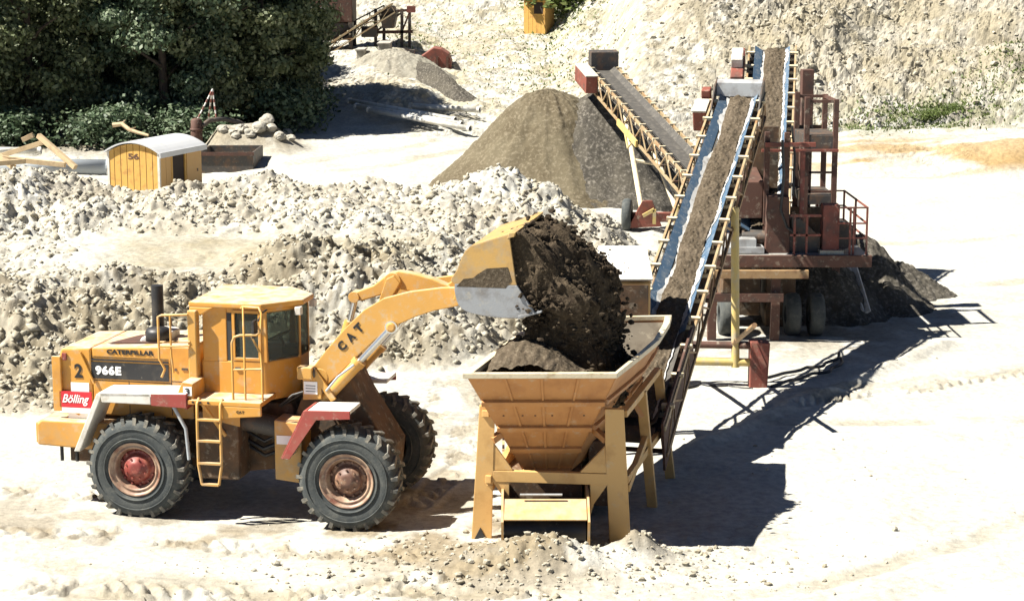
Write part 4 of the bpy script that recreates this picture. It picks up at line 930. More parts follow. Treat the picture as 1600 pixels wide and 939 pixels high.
# soil heaped inside the hopper
nr, na = 70, 120; u = np.linspace(0, 1, nr)[:, None] * np.ones((1, na)); v = np.linspace(0, 1, na)[None, :] * np.ones((nr, 1))
def bil(u, v):
    A, B, D, E_ = (np.array(p.lerp(q, .31)) for p, q in ((rim[0], bfl), (rim[1], bfr), (rim[6], brl), (rim[5], brr)))
    return ((A[:2] * (1-v[..., None]) + B[:2] * v[..., None]) * (1-u[..., None]) + (D[:2] * (1-v[..., None]) + E_[:2] * v[..., None]) * u[..., None])
xy = bil(u, v); X, Yy = xy[..., 0], xy[..., 1]
edge = np.minimum(np.minimum(u, 1-u) / .12, np.minimum(v, 1-v) / .12); edge = np.clip(edge, 0, 1)
z = 2.44 + .62 * np.exp(-((X - .2) / .85) ** 2 - ((Yy - 28.5) / 1.0) ** 2) + .1 * np.exp(-((X - 1.6) / .7) ** 2 - ((Yy - 30) / .9) ** 2) - .25 * np.clip(Yy - 30, 0, 2) - .04 * (1 - edge)
z = z + .10 * (fbm(X * 3, Yy * 3, 401, 4) - .5) + .05 * clods(X * 9, Yy * 9, 402)
hs = link('hopper_soil', grid_mesh('hopper_soil', np.stack([X, Yy, z], -1).reshape(-1, 3), nr, na, M['beltsoil']), kind='stuff'); hs['label'] = 'brown gravelly soil heaped in the front of the hopper'; hs['category'] = 'soil'

# ---------------------------------------------------------------- machinery housing behind the hopper
dh = thing('drive_housing', 'tan machine housing with a bright sloping lid behind the hopper', 'machine housing', (2.0, 33.8, 0))
b = MB(); b.prism([(33.0,2.35),(33.0,3.16),(33.25,3.21),(34.5,3.45),(34.6,3.42),(34.6,2.35)], 'x', 1.60, 2.42); hb = b.build('housing', M['hopperleg'], dh, .03, world=True)
b = MB(); b.hexa([V(1.56,33.0,3.19), V(2.46,33.0,3.19), V(2.46,34.62,3.50), V(1.56,34.62,3.50), V(1.56,32.98,3.23), V(2.46,32.98,3.23), V(2.46,34.64,3.56), V(1.56,34.64,3.56)]); b.build('lid', M['white'], dh, .012, world=True)
b = MB(); b.box(1.64, 2.38, 32.985, 33.0, 2.42, 3.12); b.build('front_panel', M['chassis'], dh, world=True)  # dark brown sheet over the housing front
for x, y in ((1.66,33.06),(2.36,33.06),(1.66,34.5),(2.36,34.5)):
    b = MB(); b.box(x-.05, x+.05, y-.05, y+.05, -.05, 2.35); b.build('leg', M['rust'], dh, world=True)

# ---------------------------------------------------------------- belt conveyors
def conveyor(name, label, P0, P1, hw, loaded, blue, railm, cat='conveyor', group='belt conveyors', head=True, truss=.45, idl=14, seed=1):
    """x along the belt, y to its left, z square to it; P0 tail, P1 head (belt centre)"""
    P0 = Vector(P0); P1 = Vector(P1); d = P1 - P0; Ln = d.length; yaw = math.atan2(d.y, d.x); pit = math.atan2(d.z, math.hypot(d.x, d.y))
    t = thing(name, label, cat, P0, (0, -pit, yaw), group)
    bh = hw * .74
    # belt: a trough, bent up at both edges, running round drums
    b = MB(); n = 2
    cs = [(-bh, .13), (-bh*.55, .0), (bh*.55, .0), (bh, .13)]
    for x0, x1 in ((0, Ln),):
        for (ya, za), (yb, zb) in zip(cs[:-1], cs[1:]):
            b.hexa([(x0,ya,za-.02),(x1,ya,za-.02),(x1,yb,zb-.02),(x0,yb,zb-.02),(x0,ya,za),(x1,ya,za),(x1,yb,zb),(x0,yb,zb)])
    b.box(.1, Ln-.1, -bh, bh, -.30, -.28)
    belt = b.build('belt', M['belt'], t)
    b = MB(); b.box(.05, Ln-.05, -hw+.03, hw-.03, -.10, -.08); b.build('gap_shade_plate', M['darksteel'], t)  # dark plate added so the gaps beside the belt look shaded
    for x in (0, Ln):
        b = MB(); b.tube([(x,-bh*.95,-.14),(x,bh*.95,-.14)], .15, 18); b.build('drum', M['darksteel'], belt)
    if blue:
        for s in (-1, 1):
            b = MB(); x0 = 3.0 if Ln > 12 else 0; b.hexa([(x0,s*bh*.58,.012),(Ln,s*bh*.58,.012),(Ln,s*bh*1.02,.142),(x0,s*bh*1.02,.142),(x0,s*bh*.58,.022),(Ln,s*bh*.58,.022),(Ln,s*bh*1.02,.165),(x0,s*bh*1.02,.165)])
            b.build('belt_edge', M['bluebelt'], belt)
    for s in (-1, 1):                   # rails, lattice and idler brackets
        b = MB(); b.box(-.15, Ln + .1, s*hw - .025, s*hw + .025, .03, .13); b.build('side_rail', M[railm], t, .006)
        b = MB(); b.box(-.1, Ln, s*hw - .03, s*hw + .03, -truss - .05, -truss + .02)
        k = int(Ln / .8)
        for i in range(k):
            xa, xb = Ln * i / k, Ln * (i + 1) / k
            if i % 2: xa, xb = xb, xa
            b.beam((xa, s*hw, -truss), (xb, s*hw, .03), .035, .035, (0,1,0)); b.beam((xb, s*hw, -truss), (xb, s*hw, .03), .03, .03, (0,1,0))
        b.build('lattice', M[railm if not blue else 'tanrail2'], t)
    br = MB(); br.box(-.035, .035, bh*1.04, hw + .07, .10, .17); br.box(-.02, .02, bh*1.0, bh*1.06, .02, .17)
    br.box(-.035, .035, -hw - .07, -bh*1.04, .10, .17); br.box(-.02, .02, -bh*1.06, -bh, .02, .17); br.tube([(0,-hw,-.06),(0,hw,-.06)], .05, 8)
    bm_ = br.mesh('idler', M['rim'])
    for i in range(idl):
        o = link('idler', bm_, t); o.location = (Ln * (i + .5) / idl, 0, 0)
    k = int(Ln / 1.6); b = MB()
    for i in range(k + 1): b.box(Ln*i/k - .03, Ln*i/k + .03, -hw, hw, -truss - .03, -truss + .03)
    b.build('cross_tie', M['rust'], t, kind='stuff')
    if loaded:
        nx, ny = int(Ln / .035), 44; xs = np.linspace(.1, Ln - .05, nx)[:, None] * np.ones((1, ny)); vv = np.linspace(-1, 1, ny)[None, :] * np.ones((nx, 1))
        lw = bh * (.50 + .30 * (fbm(xs * .9, xs * 0 + seed, seed, 3) - .5)); rw = bh * (.74 + .26 * (fbm(xs * .9, xs * 0 + seed + 9, seed + 4, 3) - .5))
        yy = np.where(vv < 0, vv * rw, vv * lw); zz = .04 + .06 * (1 - vv ** 2) + .07 * np.maximum(0, np.abs(yy) / bh - .55) / .45 + .05 * (fbm(xs * 4, yy * 4, seed + 2, 3) - .5) + .045 * clods(xs * 7, yy * 7, seed + 5) + .03 * clods(xs * 14, yy * 14, seed + 6) - .05 * (np.abs(vv) > .96)
        o = link('load', grid_mesh('load', np.stack([xs, yy, zz], -1).reshape(-1, 3), nx, ny, M['beltsoil']), t, kind='stuff')
        # chalky residue in a ragged band beside the load
        nx2 = int(Ln / .03)
        for s, wdt in ((1, lw), (-1, rw)):
            b = MB(); xs2 = np.linspace(.1, Ln - .1, nx2)
            w_in = np.interp(xs2, xs[:, 0], wdt[:, 0]) - .03; w_out = np.clip(w_in + .02 + bh * (.02 + .42 * np.clip(fbm(xs2 * 1.6, xs2 * 0 + seed, seed + 31 + s, 3) - .33, 0, 1) + .16 * (fbm(xs2 * 7, xs2 * 0 + 3.3, seed + 51 + s, 3) - .4)), None, bh * .97)
            def zt(y): return np.interp(y, [0, bh*.55, bh], [.006, .012, .148]) + .02
            vs = []; fs = []
            for i in range(nx2): vs += [(xs2[i], s*w_in[i], zt(w_in[i])), (xs2[i], s*w_out[i], zt(w_out[i]) + .004)]
            for i in range(nx2 - 1): fs.append((2*i, 2*i+1, 2*i+3, 2*i+2))
            b.add(vs, fs); b.build('residue', M['chalk'], t, kind='stuff')
    return t, Ln
M['tanrail2'] = mat('conveyor_lattice_paint', (0.30,0.19,0.09), 0.65, (0.14,0.07,0.035), 0.5, 3, 0.35)
# main conveyor from under the hopper
ax, ay = .2425, .970; rx, ry = .970, -.2425; hw = .56
tail = V(2.54 - hw*rx, 30.8 - hw*ry, 1.10); hd = V(2.54 + .25*12.7 - hw*rx, 43.5 - hw*ry, 1.10 + .35*12.7)
cv, Ln = conveyor('belt_conveyor', 'steep blue-edged belt conveyor climbing from the hopper with brown soil', tail, hd, hw, True, True, 'tanrail', seed=11)
b = MB(); b.prism([(Ln-.15,.1),(Ln+.12,.1),(Ln+.12,.42),(Ln-.05,.40)], 'y', -hw*.92, hw*.92); b.build('head_plate', M['steel'], cv, .01)
for s in (-1, 1):
    b = MB(); b.prism([(-.2,-.7),(3.0,-.5),(3.0,.22),(-.2,.22)], 'y', s*hw*1.0, s*hw*.93); b.build('tail_shade_plate', M['rust'], cv)  # dark plates added for the shade around the conveyor tail
for s in (-1, 1):
    b = MB(); b.prism([(Ln-1.0,.10),(Ln+.2,.10),(Ln+.2,.42),(Ln-.3,.40)], 'y', s*hw*.98, s*hw*.92); b.build('head_cheek', M['darksteel'], cv)
b = MB(); b.box(Ln-1.1, Ln-.5, hw+.05, hw+.36, -.35, .12); b.build('drive_motor', M['rustred'], cv, .03); b = MB(); b.box(Ln-1.14, Ln-.46, hw+.05, hw+.38, .124, .17); b.build('motor_cover', M['white'], cv, .01); b = MB(); b.box(Ln-.4, Ln-.15, hw+.06, hw+.26, .0, .34); b.build('gearbox', M['rustred'], cv, .02)
Yl = 38.5; xr = 2.54 + .25*(Yl-30.8); xl = xr - 2*hw*rx; zr = 1.10 + .35*(Yl-30.8) - .45
def wtube(nm, m, par, pts, r, n=10): b = MB(); b.tube(pts, r, n); return b.build(nm, M[m], par, world=True)
wtube('support_leg', 'postyellow', cv, [V(xr+.04,Yl,zr+.4), V(xr+.12,Yl,.45)], .085); wtube('support_leg', 'postyellow', cv, [V(xl,Yl+.25,zr+.4), V(xl-.05,Yl+.25,.45)], .085)
wtube('axle_beam', 'postyellow', cv, [V(xl-.25,Yl+.15,.55), V(xr+.45,Yl-.02,.55)], .085); wtube('axle_beam', 'rust', cv, [V(xl-.25,Yl+.15,.90), V(xr+.45,Yl-.02,.90)], .075)
wtube('stay', 'tanrail2', cv, [V(xr-.05,Yl-4.2,zr-1.2), V(xr+.08,Yl,.95)], .05); wtube('stay', 'tanrail2', cv, [V(xl,Yl-4.2,zr-1.1), V(xl,Yl+.1,.95)], .05)
for xx, yy in ((xr+.40, Yl-.05), (xl-.55, Yl+.2)):
    b = MB(); b.prism([(xx,.0),(xx+.36,.0),(xx+.40,.98),(xx+.0,1.0)], 'y', yy-.12, yy+.25); o = b.build('wheel_box', M['rustred'], cv, .02, world=True)
    b = MB(); b.plate([V(xx+.02,yy-.135,.98), V(xx+.12,yy-.135,.98), V(xx+.34,yy-.135,.5), V(xx+.24,yy-.135,.42)], .012); b.build('lit_strip', M['red'], o, world=True)  # brighter red diagonal paints the light falling across the box
# rear conveyor rising behind the plant
c2, L2 = conveyor('belt_conveyor', 'farther blue-edged belt conveyor rising highest behind the plant tower', V(5.75,43.9,2.45), V(7.05,52.3,6.15), .62, True, True, 'tanrail', seed=27, idl=12)
b = MB(); b.box(L2-2.0, L2-.3, .72, 1.05, -.3, .25); b.build('drive_motor', M['rustred'], c2, .03); b = MB(); b.box(L2-1.5, L2-.8, .75, 1.05, .25, .5); b.build('motor_cover', M['white'], c2, .02)
wtube('support_leg', 'rust', c2, [V(6.0,48.6,4.0), V(5.9,48.6,0)], .07); wtube('support_leg', 'rust', c2, [V(7.25,48.5,4.0), V(7.35,48.5,0)], .07)
# stacker conveyor over the gravel heap
st_, L3 = conveyor('stacker_conveyor', 'tan lattice stacker conveyor with empty dark belt and red head box above the gravel heaps', V(5.35,53.2,2.55), V(3.15,67.0,4.75), .50, False, False, 'tanrail', 'conveyor', 'belt conveyors', seed=41, idl=16, truss=.55)
b = MB(); b.box(L3-1.7, L3+.3, .52, .92, -.45, .12); b.build('head_box', M['rustred'], st_, .02); b = MB(); b.box(L3-1.72, L3+.32, .50, .94, .124, .16); b.build('head_lid', M['white'], st_)
b = MB(); b.prism([(L3-.2,.0),(L3+.35,.0),(L3+.35,.62),(L3-.1,.62)], 'y', -.52, .45); b.build('hood', M['darksteel'], st_, .01)
b = MB(); b.box(L3*.42, L3*.62, .55, .62, -.62, -.42); b.tube([(L3*.45,.58,-.5),(L3*.5,.6,-.95),(L3*.55,.58,-.55)], .03, 6); b.build('hydraulic_ram', M['postyellow'], st_)
g0 = gz(4.3, 58.6)
lt = [at(975,165,63.6), at(1000,180,63.3)]; lb = [V(4.02,58.7,g0+.55), V(5.12,58.7,g0+.55)]
for a, c in zip(lt, lb): wtube('leg', 'rim', st_, [a, c], .085)
wtube('leg_tie', 'rim', st_, [lt[0].lerp(lb[0], .52), lt[1].lerp(lb[1], .52)], .055)
b = MB(); b.beam(V(3.7,58.7,g0+.45), V(5.4,58.7,g0+.45), .3, .28); b.prism([(3.55,g0+.15),(4.6,g0+.2),(4.3,g0+1.0),(4.0,g0+1.0)], 'y', 58.35, 58.45); b.build('axle_frame', M['rustred'], st_, .01, world=True)
b = MB(); b.beam(V(4.0,58.2,g0+.55), V(4.35,58.2,g0+.75), .1, .1); b.beam(V(4.35,58.2,g0+.75), V(4.35,58.2,g0+.3), .1, .1); b.build_each('jack', M['postyellow'], st_, world=True)
for x in (3.55, 5.5):
    b = MB(); b.lathe([(.2,-.14),(.46,-.14),(.52,-.08),(.53,0),(.52,.08),(.46,.14),(.2,.14),(.2,-.14)], V(x,58.7,g0+.5), (1,-.15,0), 28); b.lathe([(0,-.06),(.2,-.06),(.2,.06),(0,.06)], V(x,58.7,g0+.5), (1,-.15,0), 20); b.build('wheel', M['rubber'], st_, world=True)

# ---------------------------------------------------------------- screening plant tower
sp = thing('screening_plant', 'rusty screening plant tower with railed platform beside the conveyor head', 'screening plant', (6.4, 44.5, 0))
def bar(b, a, c, w=.08): b.beam(a, c, w, w)
PZ = 2.0
b = MB(); b.box(4.45, 8.15, 43.3, 46.6, PZ - .08, PZ); pf_ = b.build('platform', M['grey'], sp, .01, world=True)
b = MB(); b.box(4.40, 8.2, 43.18, 43.30, PZ - .26, PZ + .01); b.box(4.4, 8.2, 46.6, 46.72, PZ - .26, PZ + .01); b.build_each('platform_beam', M['rust'], pf_, .008, world=True)
b = MB(); b.box(4.5, 6.75, 43.05, 43.17, PZ - .50, PZ - .31); b.build('lower_beam', M['tanrail2'], pf_, .008, world=True)
b = MB(); b.box(4.4, 6.2, 43.10, 43.22, .95, 1.15); b.build('lower_beam', M['rust'], pf_, .008, world=True)
for x, y in ((4.6,43.4),(6.05,43.4),(7.9,46.3),(4.6,46.4),(6.1,46.4)):
    b = MB(); b.box(x-.10, x+.10, y-.10, y+.10, -.1, PZ - .08); b.build('leg', M['rust'], sp, .008, world=True)
for x, y, z1 in ((5.86,44.0,4.75),(6.30,43.9,4.75),(6.85,44.6,5.5),(7.52,44.6,5.45),(5.86,46.2,4.75),(7.52,46.2,5.45),(6.85,46.2,5.5)):
    b = MB(); b.beam(V(x,y,PZ), V(x,y,z1), .12, .12); b.build('post', M['rust'], sp, .008, world=True)
# decks and their rails
for x0, x1, z0, z1 in ((6.80,7.58,4.28,4.62),(6.82,7.56,3.0,3.22)):
    b = MB(); b.box(x0, x1, 44.55, 46.25, z0, z1); b.build_each('deck', M['darksteel'], sp, .01, world=True)
b = MB(); b.box(5.80, 6.95, 43.82, 43.92, 4.42, 4.52); b.box(5.80, 7.58, 44.45, 44.53, 4.24, 4.30); b.build_each('red_rail', M['rustred'], sp, world=True)
b = MB()
for z in (5.40,): bar(b, V(6.85,44.6,z), V(7.52,44.6,z), .07); bar(b, V(6.85,46.2,z), V(7.52,46.2,z), .07); bar(b, V(7.52,44.6,z), V(7.52,46.2,z), .07)
for z in (3.75, 3.30): bar(b, V(6.85,44.58,z), V(7.52,44.58,z), .05)
bar(b, V(6.95,44.58,3.25), V(6.95,44.58,4.28), .05)
b.build_each('guard_rail', M['rust'], sp, world=True)
b = MB()
for x0, x1, y in ((6.35,7.05,43.4),): bar(b, V(x0,y,2.9), V(x1,y,2.9), .06); bar(b, V(x0,y,2.45), V(x1,y,2.45), .05); bar(b, V(x0+.1,y,2.0), V(x0+.1,y,2.9), .05); bar(b, V(x0+.38,y,2.0), V(x0+.38,y,2.9), .05)
b.build_each('guard_rail', M['rustred'], sp, world=True)
# railed corner of the platform on the right
b = MB()
for z in (2.38, 2.72, 3.08): bar(b, V(7.45,43.4,z), V(8.1,43.4,z), .035); bar(b, V(8.1,43.4,z), V(8.1,46.5,z), .035); bar(b, V(7.4,46.5,z), V(8.1,46.5,z), .035)
for x, y in ((7.72,43.4),(7.80,43.4),(8.1,43.4),(8.1,44.9),(8.1,46.5),(7.45,46.5)): bar(b, V(x,y,2.0), V(x,y,3.1), .045)
b.build('railing', M['rustred'], sp, world=True)
# screen box, chute, red pedestals, motor and drum
b = MB(); b.hexa([V(4.9,44.0,2.75), V(5.78,44.0,2.75), V(5.78,46,3.0), V(4.9,46,3.0), V(5.05,44.0,3.60), V(5.80,44.0,3.60), V(5.80,46,3.9), V(5.05,46,3.9)]); b.build('screen_box', M['rust'], sp, .02, world=True)
b = MB(); b.box(5.35, 6.30, 45.3, 45.4, 3.3, 4.75); b.build('back_panel', M['chassis'], sp, world=True)
b = MB(); b.box(7.02, 7.30, 46.6, 47.0, -.05, 6.0); b.build('column', M['rust'], sp, .01, world=True)
b = MB(); b.box(6.62, 6.72, 43.85, 43.97, 2.0, 4.3); b.build('strut', M['rustred'], sp, world=True)
b = MB(); b.box(6.35, 7.5, 46.0, 46.1, 2.0, 2.75); b.box(6.85, 7.5, 46.25, 46.3, 4.25, 4.7); b.build_each('back_panel', M['chassis'], sp, world=True)
b = MB(); b.box(4.85, 5.78, 43.45, 45.6, 2.02, 2.16); b.box(5.05, 5.6, 43.5, 44.4, 2.16, 2.34); b.build_each('skid', M['steel'], sp, .01, world=True)
b = MB(); b.prism([(5.82,2.0),(6.38,2.0),(6.34,3.3),(5.86,3.3)], 'y', 43.6, 44.2); b.build('chute', M['rust'], sp, .01, world=True)
b = MB(); b.box(7.12, 7.50, 43.55, 43.95, 2.0, 3.12); b.build('pedestal', M['rustred'], sp, .01, world=True)
b = MB(); b.box(7.05, 7.6, 43.45, 44.05, 2.0, 2.08); b.build('base_plate', M['rim'], sp, world=True)
b = MB(); b.tube([V(7.62,43.8,2.36), V(7.62,44.5,2.36)], .30, 18); b.build('drum', M['darksteel'], sp, world=True)
b = MB(); b.prism([(6.35,2.0),(7.1,2.0),(7.1,2.35),(6.62,2.8),(6.4,2.75)], 'y', 43.7, 44.5); b.tube([V(6.45,43.7,2.55), V(6.45,43.7,2.95)], .05, 8); b.build('chute_guard', M['darksteel'], sp, .01, world=True)
b = MB(); b.tube([V(6.15,43.6,4.6), V(6.2,43.6,3.8), V(6.15,43.6,3.0), V(6.3,43.6,2.6), V(6.6,43.6,2.4)], .035, 6); b.tube([V(6.4,43.9,4.9), V(6.5,44,4.2), V(6.45,43.8,3.3)], .03, 6); b.build_each('cable', M['black'], sp, world=True)
b = MB(); b.box(6.05, 6.75, 45.0, 46.0, 0, 1.6); b.box(5.0, 5.9, 44.9, 46.1, .3, 1.5); b.build_each('lower_bin', M['chassis'], sp, .02, world=True)
for x in (5.0, 6.55, 7.1):
    b = MB(); b.lathe([(.22,-.16),(.46,-.16),(.5,-.1),(.5,.1),(.46,.16),(.22,.16),(.22,-.16)], V(x,44.1,.48), (1,0,0), 26); b.lathe([(0,-.1),(.22,-.1),(.22,.1),(0,.1)], V(x,44.1,.48), (1,0,0), 18); b.build('wheel', M['rubber'], sp, world=True)
# white partition boards standing in the gravel
for i, (px0, px1, lab) in enumerate(((1322,1346,'left one of two white boards standing against the gravel heaps'), (1333,1356,'right one of two white boards standing against the gravel heaps'))):
    a = at(px0, 412, 47.2); c = at(px1, 488, 45.6); t = thing('partition_board', lab, 'board', (c.x, c.y, 0), (0,0,0), 'white boards in the gravel')
    b = MB(); b.beam(a, c, .16, .06, (-.6,-.7,.4)); bo = b.build('board', M['white'], t, .008, world=True)
    b = MB(); b.beam(a + V(.06,.25,-.1), c + V(.06,.25,-.15), .05, .08); b.build('stake', M['timber'], t, world=True)
# hoses lying beside the plant
for lab, pts in (('black supply hose looping over the ground to the left of the red wheel box', [(1050,612,.03),(1090,603,.03),(1140,606,.03),(1185,612,.03)]), ('long black hose running right from the red wheel box along the shadow', [(1200,592,.03),(1255,578,.03),(1290,572,.03),(1318,552,.06)]),
                 ('short black hose lying nearest the windrow', [(1205,606,.03),(1262,588,.03),(1300,580,.03),(1320,560,.05)])):
    P_ = []
    for x, y, z in pts:
        d_ = at(x, y, 100) - V(0,0,CAM_H); s_ = (z - CAM_H) / d_.z; q = V(0,0,CAM_H) + d_ * s_; P_.append(q)
    pts2 = []
    for i in range(len(P_) - 1):
        for k in range(8): pts2.append(P_[i].lerp(P_[i+1], k/8) + V(.05*math.sin(i*8+k), .06*math.sin(k*.8+i), .03))
    b = MB(); b.tube(pts2, .035, 6); o = b.build('supply_hose', M['black']); tag(o, lab, 'hose', 'hoses on the ground')
# ---------------------------------------------------------------- site hut 56
HY = R(-20)
hc = at(250, 300, 64.8); hg = gz(hc.x, 65)
hg -= .02
hut = thing('site_hut', 'yellow boarded site hut with grey barrel roof and open doorway', 'hut', (hc.x, hc.y, hg - .05), (0, 0, 0))
W_, L_h, H_ = 1.98, 3.0, 1.62
e1 = V(-math.cos(R(20)), math.sin(R(20)), 0); e2 = V(math.sin(R(20)), math.cos(R(20)), 0); UP = V(0,0,1); H0 = V(hc.x, hc.y, hg - .05)
def hpt(a, c, z): return H0 + e1 * a + e2 * c + UP * z     # a along the end wall (leftwards), c along the long side
def hbox(b, a0, a1, c0, c1, z0, z1):
    b.hexa([hpt(a0,c0,z0), hpt(a0,c1,z0), hpt(a1,c1,z0), hpt(a1,c0,z0), hpt(a0,c0,z1), hpt(a0,c1,z1), hpt(a1,c1,z1), hpt(a1,c0,z1)])
def arch(a): t = (a / W_ * 2 - 1); return H_ + .30 * (1 - t * t)
b = MB(); hbox(b, .03, W_-.03, .06, L_h-.03, .0, H_); b.build('inner_wall', M['shade_fill'], hut, world=True)
n = 8
for k in range(n):                      # end wall of upright boards
    a0, a1 = W_ * k / n + .012, W_ * (k + 1) / n - .012; b = MB()
    b.hexa([hpt(a0,-.01,0), hpt(a0,.05,0), hpt(a1,.05,0), hpt(a1,-.01,0), hpt(a0,-.01,arch(a0)-.02), hpt(a0,.05,arch(a0)-.02), hpt(a1,.05,arch(a1)-.02), hpt(a1,-.01,arch(a1)-.02)])
    b.build('plank', M['hutyellow'], hut, world=True)
b = MB(); hbox(b, 0, W_, .0, .045, .0, H_ - .1); b.build('batten_board', M['rust'], hut, world=True)
b = MB(); hbox(b, -.03, .05, -.03, .05, 0, H_); hbox(b, W_-.05, W_+.03, -.03, .05, 0, H_); b.build_each('corner_post', M['white'], hut, world=True)
for c0, c1, m in ((.06,.42,'huttan'),(.44,.80,'huttan'),(1.75,2.1,'huttan'),(2.12,2.5,'huttan'),(2.52,2.88,'huttan')):
    b = MB(); hbox(b, -.015, .04, c0, c1, 0, H_ - .02); b.build('side_board', M[m], hut, world=True)
b = MB(); hbox(b, -.01, .05, .8, 1.75, 1.52, H_); hbox(b, -.03, .05, .78, .86, 0, H_); hbox(b, -.03, .05, 1.70, 1.78, 0, H_); df = b.build('door_frame', M['hutyellow'], hut, world=True)
b = MB(); hbox(b, .02, .028, .86, 1.70, .02, 1.52); b.build('doorway', M['shade_fill'], df, world=True)
b = MB(); hbox(b, -.045, -.018, 1.80, 2.62, .05, 1.50); dl = b.build('door', M['huttan'], hut, world=True)
b = MB(); hbox(b, -.06, -.045, 2.50, 2.56, .75, .85); b.build('handle', M['darksteel'], dl, world=True)
b = MB(); N_ = 14; vs = []; fs = []
for i in range(N_ + 1):
    a = -.10 + (W_ + .20) * i / N_; z = H_ + .32 * (1 - (a / W_ * 2 - 1) ** 2 * .93)
    vs += [hpt(a,-.12,z), hpt(a,L_h+.1,z), hpt(a,-.12,z+.05), hpt(a,L_h+.1,z+.05)]
for i in range(N_):
    o4 = i*4; fs += [(o4,o4+1,o4+5,o4+4), (o4+2,o4+6,o4+7,o4+3), (o4,o4+4,o4+6,o4+2), (o4+1,o4+3,o4+7,o4+5)]
fs += [(0,2,3,1), (N_*4,N_*4+1,N_*4+3,N_*4+2)]
b.add(vs, fs); rf = b.build('roof', M['roofgrey'], hut, world=True)
b = MB(); hbox(b, -.13, -.09, -.12, L_h+.1, H_-.16, H_+.02); b.build('fascia', M['roofgrey'], rf, world=True)
tx = text('56', .42, .20, M['rust'], hut, (0,0,0), bold=.02)
Mt = Matrix((( -e1.x, 0, -e2.x), (-e1.y, 0, -e2.y), (0, 1, 0))).to_euler(); pos = hpt(W_*.60, -.018, 1.38) - H0
tx.location = pos; tx.rotation_euler = Mt

# ---------------------------------------------------------------- woods on the left
def leaf_mesh(name, seed, Hh, W, nclump, nleaf, lsize):
    r = np.random.default_rng(seed); Ps = []; Ns = []
    for k in range(nclump):
        th = r.uniform(0, 2*np.pi); ph = r.uniform(-1, 1); rad = r.uniform(.55, 1.0)
        cz = Hh * (.52 + .45 * ph); env = W * math.sqrt(max(.12, 1 - ((cz - Hh*.50) / (Hh*.50)) ** 2))
        c = np.array([math.cos(th)*env*rad, math.sin(th)*env*rad, cz]); s = r.uniform(.5, 1.25)
        p = r.normal(0, 1, (nleaf, 3)); p /= np.linalg.norm(p, axis=1)[:, None]; p *= (r.random((nleaf, 1)) ** .45)
        p = p * s * np.array([1.15, 1.15, .62]) + c
        nn_ = (p - c) / s + r.normal(0, .55, (nleaf, 3)) + np.array([0, 0, .35]); Ps.append(p); Ns.append(nn_)
    P = np.concatenate(Ps); Nn = np.concatenate(Ns); Nn /= np.linalg.norm(Nn, axis=1)[:, None]
    t = np.cross(Nn, r.normal(0, 1, P.shape)); t /= np.linalg.norm(t, axis=1)[:, None]; q = np.cross(Nn, t)
    L = lsize * (.6 + .8 * r.random((len(P), 1)))
    v = np.stack([P - t*L*.5, P + q*L*.32, P + t*L*.5, P - q*L*.32], 1).reshape(-1, 3)
    me = bpy.data.meshes.new(name); n = len(P); me.vertices.add(4*n); me.vertices.foreach_set('co', v.astype(np.float32).ravel())
    me.loops.add(4*n); me.loops.foreach_set('vertex_index', np.arange(4*n, dtype=np.int32)); me.polygons.add(n); me.polygons.foreach_set('loop_start', np.arange(n, dtype=np.int32)*4)
    me.update(calc_edges=True); return me
def leaf_material(name, c1, c2, c3):
    m = bpy.data.materials.new(name); m.use_nodes = True; t = m.node_tree; N = t.nodes; L = t.links; b = N['Principled BSDF']
    b.inputs['Roughness'].default_value = .55; b.inputs['Specular IOR Level'].default_value = .35
    g = N.new('ShaderNodeNewGeometry'); oi = N.new('ShaderNodeObjectInfo'); r = N.new('ShaderNodeValToRGB')
    e = r.color_ramp.elements; e[0].position = 0; e[0].color = (*c1,1); e[1].position = 1; e[1].color = (*c3,1); x = e.new(.55); x.color = (*c2,1)
    a = N.new('ShaderNodeMath'); a.operation = 'MULTIPLY_ADD'; a.inputs[1].default_value = .75; L.new(g.outputs['Random Per Island'], a.inputs[0])
    mm = N.new('ShaderNodeMath'); mm.operation = 'MULTIPLY'; mm.inputs[1].default_value = .25; L.new(oi.outputs['Random'], mm.inputs[0]); L.new(mm.outputs[0], a.inputs[2])
    L.new(a.outputs[0], r.inputs[0]); L.new(r.outputs[0], b.inputs['Base Color'])
    tr = N.new('ShaderNodeBsdfTranslucent'); L.new(r.outputs[0], tr.inputs['Color']); mx = N.new('ShaderNodeMixShader'); mx.inputs[0].default_value = .22
    L.new(b.outputs[0], mx.inputs[1]); L.new(tr.outputs[0], mx.inputs[2]); L.new(mx.outputs[0], N['Material Output'].inputs['Surface'])
    return m
LM = [leaf_material('leaf_dark', (.042,.070,.036), (.08,.12,.062), (.19,.225,.14)), leaf_material('leaf_sunlit_olive', (.07,.09,.038), (.14,.165,.075), (.27,.28,.16)), leaf_material('leaf_shrub', (.06,.09,.02), (.10,.14,.035), (.17,.2,.07))]  # olive set paints sunlight on the crowns into the leaf colour
def trunk_mesh(seed, Hh, W):
    r = random.Random(seed); b = MB(); lean = r.uniform(-.3, .3)
    b.tube([(0,0,-.3),(.05,0,.4),(lean*.5,.1,Hh*.3),(lean,.0,Hh*.62),(lean*1.2,0,Hh*.88)], [.30,.22,.18,.12,.03], 8)
    for k in range(8):
        a = k * 2.4 + r.random(); z = Hh * (.22 + .07 * k); l = W * r.uniform(.5, .85)
        b.tube([(lean*.6,0,z), (math.cos(a)*l*.5, math.sin(a)*l*.5, z + l*.35), (math.cos(a)*l, math.sin(a)*l, z + l*.55)], [.09,.06,.02], 6)
    return b.mesh('trunk', M['bark'])
tv = []
